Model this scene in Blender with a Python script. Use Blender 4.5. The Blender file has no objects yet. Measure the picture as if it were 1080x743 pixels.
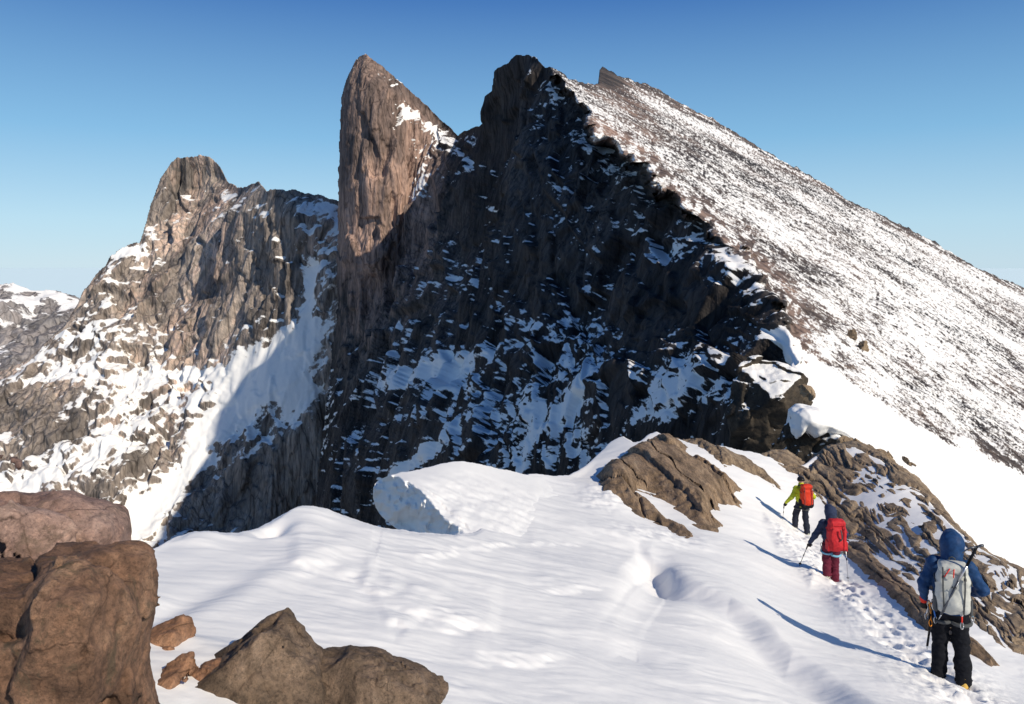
import bpy, bmesh, math, random
import numpy as np
from mathutils import Vector, Matrix, Euler
F4 = np.float32
random.seed(5)
rng = np.random.RandomState(11)
scene = bpy.context.scene
COL = scene.collection
F = 848.0            # focal length in photograph pixels (1080 wide)
CX, HY = 540.0, 278.0   # principal column, horizon row

def P(px, py, Y):
    """world point at forward distance Y seen at photograph pixel px,py (camera at the origin, looking along +Y)"""
    px = np.asarray(px, float); py = np.asarray(py, float); Y = np.asarray(Y, float)
    return np.stack([(px-CX)/F*Y, Y*np.ones_like(px), (HY-py)/F*Y], -1)

# ------------------------------------------------------------------ noise
def _h(ix, iy, iz, seed):
    with np.errstate(over='ignore'):
        h = (ix.astype(np.uint32)*np.uint32(374761393) + iy.astype(np.uint32)*np.uint32(668265263)
             + iz.astype(np.uint32)*np.uint32(2246822519) + np.uint32((seed*3266489917) & 0xffffffff))
        h ^= h >> np.uint32(15); h *= np.uint32(2246822519)
        h ^= h >> np.uint32(13); h *= np.uint32(3266489917)
        h ^= h >> np.uint32(16)
    return h
def perlin(p, seed=0):
    p = np.asarray(p, F4); sh = p.shape[:-1]; p = p.reshape(-1, 3)
    i = np.floor(p); f = (p-i).astype(F4); i = i.astype(np.int64)
    u = f*f*f*(f*(f*6-15)+10)
    out = np.zeros(len(p), F4)
    for dx in (0, 1):
        for dy in (0, 1):
            for dz in (0, 1):
                h = _h(i[:, 0]+dx, i[:, 1]+dy, i[:, 2]+dz, seed)
                gx = (h & np.uint32(1023)).astype(F4)/511.5-1
                gy = ((h >> np.uint32(10)) & np.uint32(1023)).astype(F4)/511.5-1
                gz = ((h >> np.uint32(20)) & np.uint32(1023)).astype(F4)/511.5-1
                d = gx*(f[:, 0]-dx)+gy*(f[:, 1]-dy)+gz*(f[:, 2]-dz)
                w = (u[:, 0] if dx else 1-u[:, 0])*(u[:, 1] if dy else 1-u[:, 1])*(u[:, 2] if dz else 1-u[:, 2])
                out += w*d
    return (out*1.25).reshape(sh)
def fbm(p, seed=0, oct=4, gain=.5, ridged=False):
    p = np.asarray(p, F4); a = 1.; s = 0; t = 0
    for k in range(oct):
        n = perlin(p*(2.03**k)+k*17.3, seed+k*7)
        s = s+a*((1-2*np.abs(n)*1.4) if ridged else n); t += a; a *= gain
    return s/t if ridged else s
def blocks(p, seed=0, tilt=.9):
    """faceted relief: every cell has its own height and its own tilt (8 nearest cells), about -1..1; also distance to edge"""
    p = np.asarray(p, F4); sh = p.shape[:-1]; p = p.reshape(-1, 3)
    b = np.floor(p-.5).astype(np.int64)
    best = np.full(len(p), 9., F4); sec = np.full(len(p), 9., F4); val = np.zeros(len(p), F4)
    for dx in (0, 1):
        for dy in (0, 1):
            for dz in (0, 1):
                c = b+np.array([dx, dy, dz])
                h = _h(c[:, 0], c[:, 1], c[:, 2], seed); g = _h(c[:, 0], c[:, 1], c[:, 2], seed+91)
                r = [((h >> np.uint32(s)) & np.uint32(1023)).astype(F4)/1023. for s in (0, 10, 20)]
                q = [((g >> np.uint32(s)) & np.uint32(1023)).astype(F4)/511.5-1 for s in (0, 10, 20)]
                o = [p[:, k]-(c[:, k]+.5+(r[k]-.5)*.9) for k in range(3)]
                d = o[0]**2+o[1]**2+o[2]**2
                hh = (h ^ (g >> np.uint32(7))) & np.uint32(1023)
                v = hh.astype(F4)/511.5-1 + tilt*(o[0]*q[0]+o[1]*q[1]+o[2]*q[2])*1.6
                closer = d < best
                sec = np.where(closer, best, np.minimum(sec, d))
                val = np.where(closer, v, val); best = np.where(closer, d, best)
    return val.reshape(sh), (np.sqrt(sec)-np.sqrt(best)).reshape(sh)
def sstep(a, b, x):
    t = np.clip((x-a)/(b-a), 0, 1); return t*t*(3-2*t)

# ------------------------------------------------------------------ curves and polygons in photograph pixels
def curve(pts):
    a = np.array(pts, float)
    return lambda v: np.interp(v, a[:, 0], a[:, 1])
def jag(v, amp, scale, seed):
    v = np.asarray(v, float)
    q = np.stack([v/scale, np.full_like(v, seed*3.7), np.zeros_like(v)], -1)
    return amp*(fbm(q, seed, 4, .6)*1.3)
def seg_dist(px, py, pts, closed=True):
    """distance to a polyline; signed (positive inside) when closed"""
    pts = np.array(pts, float); n = len(pts)
    d = np.full(np.shape(px), 1e9); ins = np.zeros(np.shape(px), bool); side = np.zeros(np.shape(px)); tt = np.zeros(np.shape(px))
    for i in range(n if closed else n-1):
        a, b = pts[i], pts[(i+1) % n]; e = b-a; L = e@e+1e-9
        t = np.clip(((px-a[0])*e[0]+(py-a[1])*e[1])/L, 0, 1)
        dd = np.hypot(px-a[0]-t*e[0], py-a[1]-t*e[1])
        near = dd < d
        side = np.where(near, np.sign(e[0]*(py-a[1])-e[1]*(px-a[0])), side); tt = np.where(near, (i+t)/(n-1), tt)
        d = np.where(near, dd, d)
        if closed:
            cr = ((a[1] > py) != (b[1] > py)) & (px < (b[0]-a[0])*(py-a[1])/((b[1]-a[1]) if b[1] != a[1] else 1e-9)+a[0])
            ins ^= cr
    return np.where(ins, d, -d) if closed else (d, side, tt)
class TPS:
    """thin plate spline through control points (px, py, Y): smooth in inverse distance, so planes stay planes"""
    def __init__(self, ctrl, lam=1e-4):
        c = np.array(ctrl, float); self.x = c[:, :2]/100.; v = 100./c[:, 2]; n = len(c)
        K = self._k(self.x, self.x)+lam*np.eye(n); Q = np.c_[np.ones(n), self.x]
        A = np.zeros((n+3, n+3)); A[:n, :n] = K; A[:n, n:] = Q; A[n:, :n] = Q.T
        self.w = np.linalg.solve(A, np.r_[v, 0, 0, 0])
    @staticmethod
    def _k(a, b):
        r2 = ((a[:, None]-b[None])**2).sum(-1); return .5*r2*np.log(r2+1e-12)
    def inv(self, px, py):
        sh = np.shape(px); q = np.stack([np.ravel(px), np.ravel(py)], -1)/100.; out = np.empty(len(q)); n = len(self.x)
        for s in range(0, len(q), 100000):
            z = q[s:s+100000]
            out[s:s+100000] = self._k(z, self.x)@self.w[:n]+self.w[n]+z@self.w[n+1:]
        return out.reshape(sh)/100.
    def __call__(self, px, py): return 1./np.maximum(self.inv(px, py), 1e-5)
def blob(px, py, cx, cy, rx, ry, ang=0):
    a = math.radians(ang); c, s = math.cos(a), math.sin(a)
    u = (px-cx)*c+(py-cy)*s; v = -(px-cx)*s+(py-cy)*c
    return np.exp(-((u/rx)**2+(v/ry)**2))

# ------------------------------------------------------------------ meshes
def mesh_obj(name, V, Q, mat=None, parent=None, smooth=True, attrs=None, T=None):
    V = np.asarray(V, F4).reshape(-1, 3); me = bpy.data.meshes.new(name)
    Q = np.asarray(Q, np.int32); k = Q.shape[1]
    me.vertices.add(len(V)); me.vertices.foreach_set('co', V.ravel())
    me.loops.add(Q.size); me.loops.foreach_set('vertex_index', Q.ravel())
    me.polygons.add(len(Q)); me.polygons.foreach_set('loop_start', np.arange(0, Q.size, k, dtype=np.int32))
    me.polygons.foreach_set('loop_total', np.full(len(Q), k, np.int32))
    me.polygons.foreach_set('use_smooth', np.full(len(Q), smooth, bool))
    for an, av in (attrs or {}).items():
        at = me.attributes.new(an, 'FLOAT', 'POINT'); at.data.foreach_set('value', np.asarray(av, F4).ravel())
    me.update(calc_edges=True); me.validate()
    o = bpy.data.objects.new(name, me); COL.objects.link(o)
    if mat: me.materials.append(mat)
    if parent: o.parent = parent
    return o
def grid_obj(name, V, mat, keep=None, attrs=None, smooth=True, parent=None):
    h, w = V.shape[:2]; idx = np.arange(h*w).reshape(h, w)
    Q = np.stack([idx[:-1, :-1], idx[1:, :-1], idx[1:, 1:], idx[:-1, 1:]], -1)
    if keep is not None:
        k = keep[:-1, :-1] & keep[1:, :-1] & keep[1:, 1:] & keep[:-1, 1:]; Q = Q[k]
    Q = Q.reshape(-1, 4)
    used = np.zeros(h*w, bool); used[Q.ravel()] = True; new = np.cumsum(used)-1
    at = {k: np.ravel(v)[used] for k, v in (attrs or {}).items()}
    return mesh_obj(name, V.reshape(-1, 3)[used], new[Q], mat, parent, smooth, at)
def grid_normals(V):
    du = np.gradient(V, axis=1); dv = np.gradient(V, axis=0)
    n = np.cross(dv, du); n /= np.linalg.norm(n, axis=-1, keepdims=True)+1e-12
    return n
def tag(o, label=None, cat=None, group=None, kind=None):
    if label: o['label'] = label
    if cat: o['category'] = cat
    if group: o['group'] = group
    if kind: o['kind'] = kind
    return o
def empty(name, loc=(0, 0, 0), rz=0, sc=1):
    o = bpy.data.objects.new(name, None); COL.objects.link(o); o.location = loc; o.rotation_euler = (0, 0, rz); o.scale = (sc,)*3
    o.empty_display_size = .1
    return o

def surface_nets(v, lo, res):
    """quads round the zero level of a sampled distance field"""
    s = v < 0; nx, ny, nz = v.shape
    c = np.zeros((nx-1, ny-1, nz-1), np.int8)
    for a in (0, 1):
        for b in (0, 1):
            for d in (0, 1): c += s[a:nx-1+a, b:ny-1+b, d:nz-1+d]
    act = (c > 0) & (c < 8); ids = np.full(act.shape, -1, np.int64); I = np.argwhere(act); ids[act] = np.arange(len(I))
    acc = np.zeros((len(I), 3)); cnt = np.zeros(len(I))
    corners = [(a, b, d) for a in (0, 1) for b in (0, 1) for d in (0, 1)]
    for m in range(8):
        for n in range(m+1, 8):
            A, B = np.array(corners[m]), np.array(corners[n])
            if np.abs(A-B).sum() != 1: continue
            va = v[tuple((I+A).T)]; vb = v[tuple((I+B).T)]; x = (va < 0) != (vb < 0)
            t = np.where(x, va/np.where(va-vb == 0, 1, va-vb), 0)
            acc += np.where(x[:, None], A+(B-A)*t[:, None], 0); cnt += x
    V = (I+acc/np.maximum(cnt, 1)[:, None])*res+np.asarray(lo)
    Q = []
    def faces(e, pos, o):
        J = np.argwhere(e)
        if len(J) == 0: return
        f = np.stack([ids[tuple((J+np.array(k)).T)] for k in o], -1)
        f = np.where(pos[tuple(J.T)][:, None], f, f[:, ::-1]); Q.append(f[(f >= 0).all(1)])
    e = s[:-1] != s[1:]; faces(e[:, 1:-1, 1:-1], s[:-1][:, 1:-1, 1:-1], [(0, 0, 0), (0, 1, 0), (0, 1, 1), (0, 0, 1)])
    e = s[:, :-1] != s[:, 1:]; faces(e[1:-1, :, 1:-1], s[:, :-1][1:-1, :, 1:-1], [(0, 0, 0), (0, 0, 1), (1, 0, 1), (1, 0, 0)])
    e = s[:, :, :-1] != s[:, :, 1:]; faces(e[1:-1, 1:-1], s[:, :, :-1][1:-1, 1:-1], [(0, 0, 0), (1, 0, 0), (1, 1, 0), (0, 1, 0)])
    return V, np.concatenate(Q) if Q else np.zeros((0, 4), int)
class Sdf:
    """union of tapered capsules, ellipsoids and rounded boxes, each sampled only near itself"""
    def __init__(self, res, k=.02): self.res, self.k, self.pr = res, k, []
    def cap(self, a, b, ra, rb=None, k=None):
        self.pr.append(('c', np.array(a, float), np.array(b, float), ra, ra if rb is None else rb, self.k if k is None else k)); return self
    def chain(self, pts, rads, k=None):
        for i in range(len(pts)-1): self.cap(pts[i], pts[i+1], rads[i], rads[i+1], k)
        return self
    def ell(self, c, r, R=None, k=None):
        self.pr.append(('e', np.array(c, float), np.array(r, float), R, 0, self.k if k is None else k)); return self
    def box(self, c, r, rnd=.01, R=None, k=None):
        self.pr.append(('b', np.array(c, float), np.array(r, float), R, rnd, self.k if k is None else k)); return self
    def mesh(self, name, mat, parent=None, post=None, smooth=True):
        lo = np.full(3, 1e9); hi = -lo; bb = []
        for t, a, b, r, q, k in self.pr:
            if t == 'c': l = np.minimum(a-r, b-q); h = np.maximum(a+r, b+q)
            else:
                R = np.array(r) if r is not None else np.eye(3); e = np.abs(R)@b; l, h = a-e, a+e
            bb.append((l, h)); lo = np.minimum(lo, l); hi = np.maximum(hi, h)
        res = self.res; pad = 4*res; lo = lo-pad; n = np.ceil((hi+pad-lo)/res).astype(int)+1
        G = np.full(n, .2)
        for (t, a, b, r, q, k), (l, h) in zip(self.pr, bb):
            m = k+3*res; i0 = np.maximum(np.floor((l-m-lo)/res).astype(int), 0); i1 = np.minimum(np.ceil((h+m-lo)/res).astype(int)+1, n)
            ax = [lo[d]+np.arange(i0[d], i1[d])*res for d in range(3)]
            X = np.stack(np.meshgrid(*ax, indexing='ij'), -1)
            if t == 'c':
                e = b-a; tt = np.clip(((X-a)@e)/(e@e+1e-12), 0, 1)
                d = np.linalg.norm(X-a-tt[..., None]*e, axis=-1)-(r+(q-r)*tt)
            else:
                y = X-a
                if r is not None: y = y@np.array(r)
                if t == 'e':
                    k0 = np.linalg.norm(y/b, axis=-1); k1 = np.linalg.norm(y/(b*b), axis=-1); d = k0*(k0-1)/np.maximum(k1, 1e-9)
                else:
                    z = np.abs(y)-(b-q); d = np.linalg.norm(np.maximum(z, 0), axis=-1)+np.minimum(z.max(-1), 0)-q
            S = tuple(slice(i0[d2], i1[d2]) for d2 in range(3)); g = G[S]
            hh = np.clip(.5+.5*(g-d)/k, 0, 1); G[S] = g*(1-hh)+d*hh-k*hh*(1-hh)
        if post is not None:
            ax = [lo[d]+np.arange(n[d])*res for d in range(3)]
            G = post(np.stack(np.meshgrid(*ax, indexing='ij'), -1), G)
        V, Q = surface_nets(G, lo, res)
        return mesh_obj(name, V, Q, mat, parent, smooth)
def tube(name, pts, r, mat, parent=None, n=8, r_end=None):
    pts = [Vector(p) for p in pts]; V = []; Q = []
    for i, p in enumerate(pts):
        d = (pts[min(i+1, len(pts)-1)]-pts[max(i-1, 0)]).normalized()
        a = d.orthogonal().normalized() if i == 0 else (a-d*a.dot(d)).normalized()
        b = d.cross(a); rr = r if r_end is None else r+(r_end-r)*i/(len(pts)-1)
        for k in range(n):
            t = 2*math.pi*k/n; V.append(p+a*math.cos(t)*rr+b*math.sin(t)*rr)
    for i in range(len(pts)-1):
        for k in range(n): Q.append((i*n+k, i*n+(k+1) % n, (i+1)*n+(k+1) % n, (i+1)*n+k))
    c0 = len(V); V.append(pts[0]); V.append(pts[-1]); m = (len(pts)-1)*n
    for k in range(0, n, 2):
        Q.append((c0, (k+2) % n, (k+1) % n, k)); Q.append((c0+1, m+k, m+(k+1) % n, m+(k+2) % n))
    return mesh_obj(name, V, Q, mat, parent)
def ring_pts(c, u, v, ru, rv, n=14):
    c, u, v = Vector(c), Vector(u), Vector(v)
    return [c+u*math.cos(2*math.pi*i/n)*ru+v*math.sin(2*math.pi*i/n)*rv for i in range(n+1)]

# ------------------------------------------------------------------ materials
def new_mat(name):
    m = bpy.data.materials.new(name); m.use_nodes = True; nt = m.node_tree
    return m, nt, nt.nodes, nt.links, nt.nodes['Principled BSDF']
def N(nodes, t, **kw):
    n = nodes.new(t)
    for k, v in kw.items():
        if k.startswith('i_'):
            key = k[2:]; n.inputs[int(key) if key.isdigit() else key.replace('_', ' ')].default_value = v
        else: setattr(n, k, v)
    return n
def ramp(nodes, stops, interp='LINEAR'):
    r = nodes.new('ShaderNodeValToRGB'); r.color_ramp.interpolation = interp; e = r.color_ramp.elements
    while len(e) < len(stops): e.new(.5)
    for k, (p, c) in enumerate(stops):
        e[k].position = p; e[k].color = (*c, 1) if len(c) == 3 else c
    return r
def mapped(nodes, links, scale, rot=(0, 0, 0)):
    tc = nodes.new('ShaderNodeTexCoord'); mp = nodes.new('ShaderNodeMapping')
    mp.inputs['Scale'].default_value = scale; mp.inputs['Rotation'].default_value = rot
    links.new(tc.outputs['Object'], mp.inputs['Vector']); return mp.outputs['Vector']
def noise(nodes, links, vec, scale, detail=6, rough=.6, dist=0):
    n = N(nodes, 'ShaderNodeTexNoise', i_Scale=scale, i_Detail=detail, i_Roughness=rough, i_Distortion=dist)
    links.new(vec, n.inputs['Vector']); return n.outputs['Fac']
def math_(nodes, links, op, a, b=None, c=None, clamp=False):
    m = nodes.new('ShaderNodeMath'); m.operation = op; m.use_clamp = clamp
    for i, v in enumerate((a, b, c)):
        if v is None: continue
        if isinstance(v, (int, float)): m.inputs[i].default_value = v
        else: links.new(v, m.inputs[i])
    return m.outputs[0]
def mixc(nodes, links, fac, a, b, mode='MIX'):
    m = nodes.new('ShaderNodeMix'); m.data_type = 'RGBA'; m.blend_type = mode
    for key, v in (('Factor', fac), ('A', a), ('B', b)):
        s = [i for i in m.inputs if i.name == key and (i.type == 'VALUE' if key == 'Factor' else i.type == 'RGBA')][0]
        if isinstance(v, (int, float)): s.default_value = v
        elif isinstance(v, tuple): s.default_value = (*v, 1)
        else: links.new(v, s)
    return [o for o in m.outputs if o.type == 'RGBA'][0]
SNOWC = (.87, .86, .84)
def mountain_mat(name, cols, s_big, s_small, zs=.35, snow_var=.25, edge=.06, tint=None, streak=None, cr=.16):
    """rock in several tones with fluted dark streaks; snow where the mesh says it lies (attribute), edges broken by noise"""
    m, nt, nd, lk, bs = new_mat(name)
    v = mapped(nd, lk, (1, 1, zs)); v1 = mapped(nd, lk, (1, 1, 1))
    n1 = noise(nd, lk, v, s_big, 8, .62, .3); n2 = noise(nd, lk, v, s_small, 6, .65)
    r1 = ramp(nd, [(.28, cols[0]), (.45, cols[1]), (.58, cols[2]), (.74, cols[3])]); lk.new(n1, r1.inputs['Fac'])
    r2 = ramp(nd, [(.3, (.5, .5, .5)), (.5, (1, 1, 1)), (.7, (1.25, 1.22, 1.18))]); lk.new(n2, r2.inputs['Fac'])
    c = mixc(nd, lk, 1., r1.outputs[0], r2.outputs[0], 'MULTIPLY')
    vs = mapped(nd, lk, (1, 1, .06)); n3 = noise(nd, lk, vs, s_small*.8, 5, .6)
    r3 = ramp(nd, [(.36, (.45, .44, .45)), (.5, (1, 1, 1))]); lk.new(n3, r3.inputs['Fac'])
    c = mixc(nd, lk, .8 if streak is None else streak, c, r3.outputs[0], 'MULTIPLY')
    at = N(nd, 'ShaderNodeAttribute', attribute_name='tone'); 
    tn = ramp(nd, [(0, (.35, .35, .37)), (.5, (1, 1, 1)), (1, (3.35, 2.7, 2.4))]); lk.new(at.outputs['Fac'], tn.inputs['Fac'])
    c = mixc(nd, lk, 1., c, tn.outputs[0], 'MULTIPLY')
    vj = mapped(nd, lk, (1, 1, cr), (0, .08, 0)); vo = N(nd, 'ShaderNodeTexVoronoi', feature='DISTANCE_TO_EDGE', i_Scale=s_small*.42)
    wv = N(nd, 'ShaderNodeTexNoise', i_Scale=s_small*.8, i_Detail=4); lk.new(vj, wv.inputs['Vector']); wm = nd.new('ShaderNodeVectorMath'); wm.operation = 'MULTIPLY_ADD'; wm.inputs[1].default_value = (.9/s_small,)*3
    lk.new(wv.outputs['Color'], wm.inputs[0]); lk.new(vj, wm.inputs[2]); lk.new(wm.outputs[0], vo.inputs['Vector'])
    rj = ramp(nd, [(0, (.25, .24, .24)), (.035, (.85, .85, .85)), (.09, (1, 1, 1))]); lk.new(vo.outputs['Distance'], rj.inputs['Fac']); c = mixc(nd, lk, .8, c, rj.outputs[0], 'MULTIPLY')
    vc = N(nd, 'ShaderNodeTexVoronoi', feature='F1', distance='CHEBYCHEV', i_Scale=s_small*1.1); lk.new(mapped(nd, lk, (1, 1, .4), (.2, .3, .1)), vc.inputs['Vector'])
    bh = math_(nd, lk, 'MULTIPLY_ADD', vo.outputs['Distance'], 1.5, n2); bh = math_(nd, lk, 'ADD', bh, math_(nd, lk, 'MULTIPLY', vc.outputs['Distance'], .6)); bh = math_(nd, lk, 'MULTIPLY_ADD', n3, .6, bh)
    sn = N(nd, 'ShaderNodeAttribute', attribute_name='snow'); hf = noise(nd, lk, v1, s_small*1.6, 5, .7)
    k = math_(nd, lk, 'MULTIPLY_ADD', hf, snow_var*2, -snow_var); k = math_(nd, lk, 'ADD', k, sn.outputs['Fac'])
    k = math_(nd, lk, 'MULTIPLY_ADD', k, 1/(2*edge), .5, clamp=True)
    c = mixc(nd, lk, k, c, SNOWC); lk.new(c, bs.inputs['Base Color'])
    bp = N(nd, 'ShaderNodeBump', i_Distance=.75/s_small); lk.new(bh, bp.inputs['Height']); lk.new(math_(nd, lk, 'MULTIPLY_ADD', k, -.75, .85), bp.inputs['Strength']); lk.new(bp.outputs[0], bs.inputs['Normal'])
    bs.inputs['Roughness'].default_value = .85; bs.inputs['Specular IOR Level'].default_value = .2
    return m
def rock_mat(name, cols, scale=1., speck=.5, bump=.6, stria=None, lichen=None):
    m, nt, nd, lk, bs = new_mat(name)
    v = mapped(nd, lk, stria or (1, 1, 1))
    n1 = noise(nd, lk, v, 1.6*scale, 9, .65, .6); n2 = noise(nd, lk, v, 9*scale, 8, .7, .2); n3 = noise(nd, lk, v, 60*scale, 4, .7)
    r1 = ramp(nd, [(.27, cols[0]), (.42, cols[1]), (.55, cols[2]), (.7, cols[3])]); lk.new(n1, r1.inputs['Fac'])
    r2 = ramp(nd, [(.3, (.55, .54, .53)), (.5, (1, 1, 1)), (.72, (1.3, 1.25, 1.2))]); lk.new(n2, r2.inputs['Fac'])
    c = mixc(nd, lk, 1., r1.outputs[0], r2.outputs[0], 'MULTIPLY')
    r3 = ramp(nd, [(.34, (.5, .5, .5)), (.46, (1, 1, 1)), (.62, (1, 1, 1)), (.7, (1.35, 1.33, 1.3))]); lk.new(n3, r3.inputs['Fac'])
    c = mixc(nd, lk, speck, c, r3.outputs[0], 'MULTIPLY')
    vo = N(nd, 'ShaderNodeTexVoronoi', i_Scale=1.5*scale, feature='DISTANCE_TO_EDGE'); wv = N(nd, 'ShaderNodeTexNoise', i_Scale=2.5*scale, i_Detail=5)
    lk.new(v, wv.inputs['Vector']); wm = nd.new('ShaderNodeVectorMath'); wm.operation = 'MULTIPLY_ADD'; wm.inputs[1].default_value = (.5/scale,)*3; lk.new(wv.outputs['Color'], wm.inputs[0]); lk.new(v, wm.inputs[2]); lk.new(wm.outputs[0], vo.inputs['Vector'])
    rc = ramp(nd, [(0, (.35, .33, .32)), (.02, (1, 1, 1))]); lk.new(vo.outputs['Distance'], rc.inputs['Fac'])
    n5 = noise(nd, lk, v, 2.2*scale, 3, .6); r5 = ramp(nd, [(.45, (0, 0, 0)), (.58, (1, 1, 1))]); lk.new(n5, r5.inputs['Fac']); c = mixc(nd, lk, r5.outputs[0], c, mixc(nd, lk, 1., c, rc.outputs[0], 'MULTIPLY'))
    n6 = noise(nd, lk, v, 25*scale, 6, .75, .4); r6 = ramp(nd, [(.34, (.42, .42, .43)), (.48, (.95, .95, .95)), (.56, (1.05, 1.04, 1.03)), (.68, (1.5, 1.42, 1.34))]); lk.new(n6, r6.inputs['Fac']); c = mixc(nd, lk, .8, c, r6.outputs[0], 'MULTIPLY')
    if lichen:
        n4 = noise(nd, lk, v, 3.1*scale, 7, .7, 1.); r4 = ramp(nd, [(.56, (0, 0, 0)), (.64, (1, 1, 1))]); lk.new(n4, r4.inputs['Fac'])
        f = math_(nd, lk, 'MULTIPLY', r4.outputs[0], .6); c = mixc(nd, lk, f, c, lichen)
    lk.new(c, bs.inputs['Base Color']); bs.inputs['Roughness'].default_value = .82; bs.inputs['Specular IOR Level'].default_value = .3
    b1 = N(nd, 'ShaderNodeBump', i_Strength=bump, i_Distance=.05/scale); lk.new(n2, b1.inputs['Height'])
    b2 = N(nd, 'ShaderNodeBump', i_Strength=bump, i_Distance=.024/scale); lk.new(n6, b2.inputs['Height']); lk.new(b1.outputs[0], b2.inputs['Normal'])
    lk.new(b2.outputs[0], bs.inputs['Normal']); return m
def snow_mat(name):
    m, nt, nd, lk, bs = new_mat(name)
    v = mapped(nd, lk, (1, 1, 1)); vw = mapped(nd, lk, (.7, 1.1, 1), (0, 0, .35))
    n1 = noise(nd, lk, v, .5, 6, .6); r = ramp(nd, [(.3, (.85, .845, .83)), (.7, (.90, .888, .865))]); lk.new(n1, r.inputs['Fac'])
    lk.new(r.outputs[0], bs.inputs['Base Color']); bs.inputs['Roughness'].default_value = .6; bs.inputs['Specular IOR Level'].default_value = .25
    n2 = noise(nd, lk, vw, 5, 7, .6); n3 = noise(nd, lk, v, 70, 4, .7)
    b1 = N(nd, 'ShaderNodeBump', i_Strength=.12, i_Distance=.03); lk.new(n2, b1.inputs['Height'])
    b2 = N(nd, 'ShaderNodeBump', i_Strength=.35, i_Distance=.004); lk.new(n3, b2.inputs['Height']); lk.new(b1.outputs[0], b2.inputs['Normal'])
    lk.new(b2.outputs[0], bs.inputs['Normal']); return m
def plain_mat(name, c, rough=.6, metal=0, var=.15, scale=30, bump=.0, spec=.15):
    m, nt, nd, lk, bs = new_mat(name); v = mapped(nd, lk, (1, 1, 1))
    n1 = noise(nd, lk, v, scale, 5, .6); a = tuple(max(0, x*(1-var)) for x in c); b = tuple(min(1, x*(1+var)) for x in c)
    r = ramp(nd, [(.3, a), (.7, b)]); lk.new(n1, r.inputs['Fac']); lk.new(r.outputs[0], bs.inputs['Base Color'])
    bs.inputs['Roughness'].default_value = rough; bs.inputs['Metallic'].default_value = metal; bs.inputs['Specular IOR Level'].default_value = spec
    if bump:
        bb = N(nd, 'ShaderNodeBump', i_Strength=bump, i_Distance=.01); lk.new(n1, bb.inputs['Height']); lk.new(bb.outputs[0], bs.inputs['Normal'])
    return m
# ------------------------------------------------------------------ camera, sky, sun
cam = bpy.data.cameras.new('camera'); co = bpy.data.objects.new('camera', cam); COL.objects.link(co)
co.rotation_euler = (math.pi/2, 0, 0); cam.sensor_width = 36; cam.lens = 36*F/1080; cam.shift_y = -(371.5-HY)/1080
cam.clip_start = .05; cam.clip_end = 200000; scene.camera = co
SUN_EL, SUN_AZ = 32.5, 43.0        # azimuth: degrees to the right of straight behind the camera
sd = Vector((math.sin(math.radians(SUN_AZ))*math.cos(math.radians(SUN_EL)), -math.cos(math.radians(SUN_AZ))*math.cos(math.radians(SUN_EL)), math.sin(math.radians(SUN_EL))))
sl = bpy.data.lights.new('sun', 'SUN'); sl.energy = 4.6; sl.angle = math.radians(.53); sl.color = (1, .90, .745)
so = bpy.data.objects.new('sun', sl); COL.objects.link(so); so.rotation_euler = sd.to_track_quat('Z', 'Y').to_euler()
w = bpy.data.worlds.new('World'); scene.world = w; w.use_nodes = True; nt = w.node_tree
sky = nt.nodes.new('ShaderNodeTexSky'); sky.sky_type = 'NISHITA'; sky.sun_disc = False
sky.sun_elevation = math.radians(SUN_EL); sky.sun_rotation = math.atan2(sd.x, sd.y)
sky.altitude = 300; sky.air_density = 1.0; sky.dust_density = 0; sky.ozone_density = 5
tcw = nt.nodes.new('ShaderNodeTexCoord'); sx = nt.nodes.new('ShaderNodeSeparateXYZ'); nt.links.new(tcw.outputs['Generated'], sx.inputs[0])
rs = ramp(nt.nodes, [(0, (.60, .82, .97)), (.05, (.53, .80, .98)), (.15, (.265, .57, .87)), (.31, (.062, .21, .56)), (.6, (.02, .085, .30)), (1, (.012, .055, .21))])
nt.links.new(sx.outputs[2], rs.inputs['Fac'])
bg = nt.nodes['Background']; nt.links.new(sky.outputs[0], bg.inputs['Color']); bg.inputs['Strength'].default_value = .07
bg2 = nt.nodes.new('ShaderNodeBackground'); nt.links.new(rs.outputs[0], bg2.inputs['Color']); bg2.inputs['Strength'].default_value = .95
mx = nt.nodes.new('ShaderNodeMixShader'); mx.inputs[0].default_value = .8; nt.links.new(bg.outputs[0], mx.inputs[1]); nt.links.new(bg2.outputs[0], mx.inputs[2])
nt.links.new(mx.outputs[0], nt.nodes['World Output'].inputs['Surface'])
vs = scene.view_settings; vs.view_transform = 'Standard'; vs.look = 'None'; vs.exposure = .02; vs.gamma = 1; vs.use_curve_mapping = False
scene.render.engine = 'CYCLES'; scene.cycles.max_bounces = 6; scene.cycles.diffuse_bounces = 3; scene.cycles.use_denoising = True; scene.cycles.denoiser = 'OPENIMAGEDENOISE'; scene.cycles.denoising_input_passes = 'RGB_ALBEDO_NORMAL'; scene.cycles.denoising_prefilter = 'ACCURATE'
# ------------------------------------------------------------------ mountains
ROCKC = [(.026, .026, .028), (.066, .060, .058), (.125, .106, .096), (.20, .162, .14)]
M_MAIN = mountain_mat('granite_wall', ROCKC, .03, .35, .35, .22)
M_LEFT = mountain_mat('granite_peak', [(.11, .10, .094), (.25, .215, .19), (.39, .33, .285), (.52, .43, .365)], .02, .22, .3, .25, .06, None, .6, .09)
M_FAR = mountain_mat('distant_granite', [(.12, .12, .125), (.2, .2, .205), (.27, .26, .26), (.34, .32, .31)], .006, .05, .5, .3)

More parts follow.
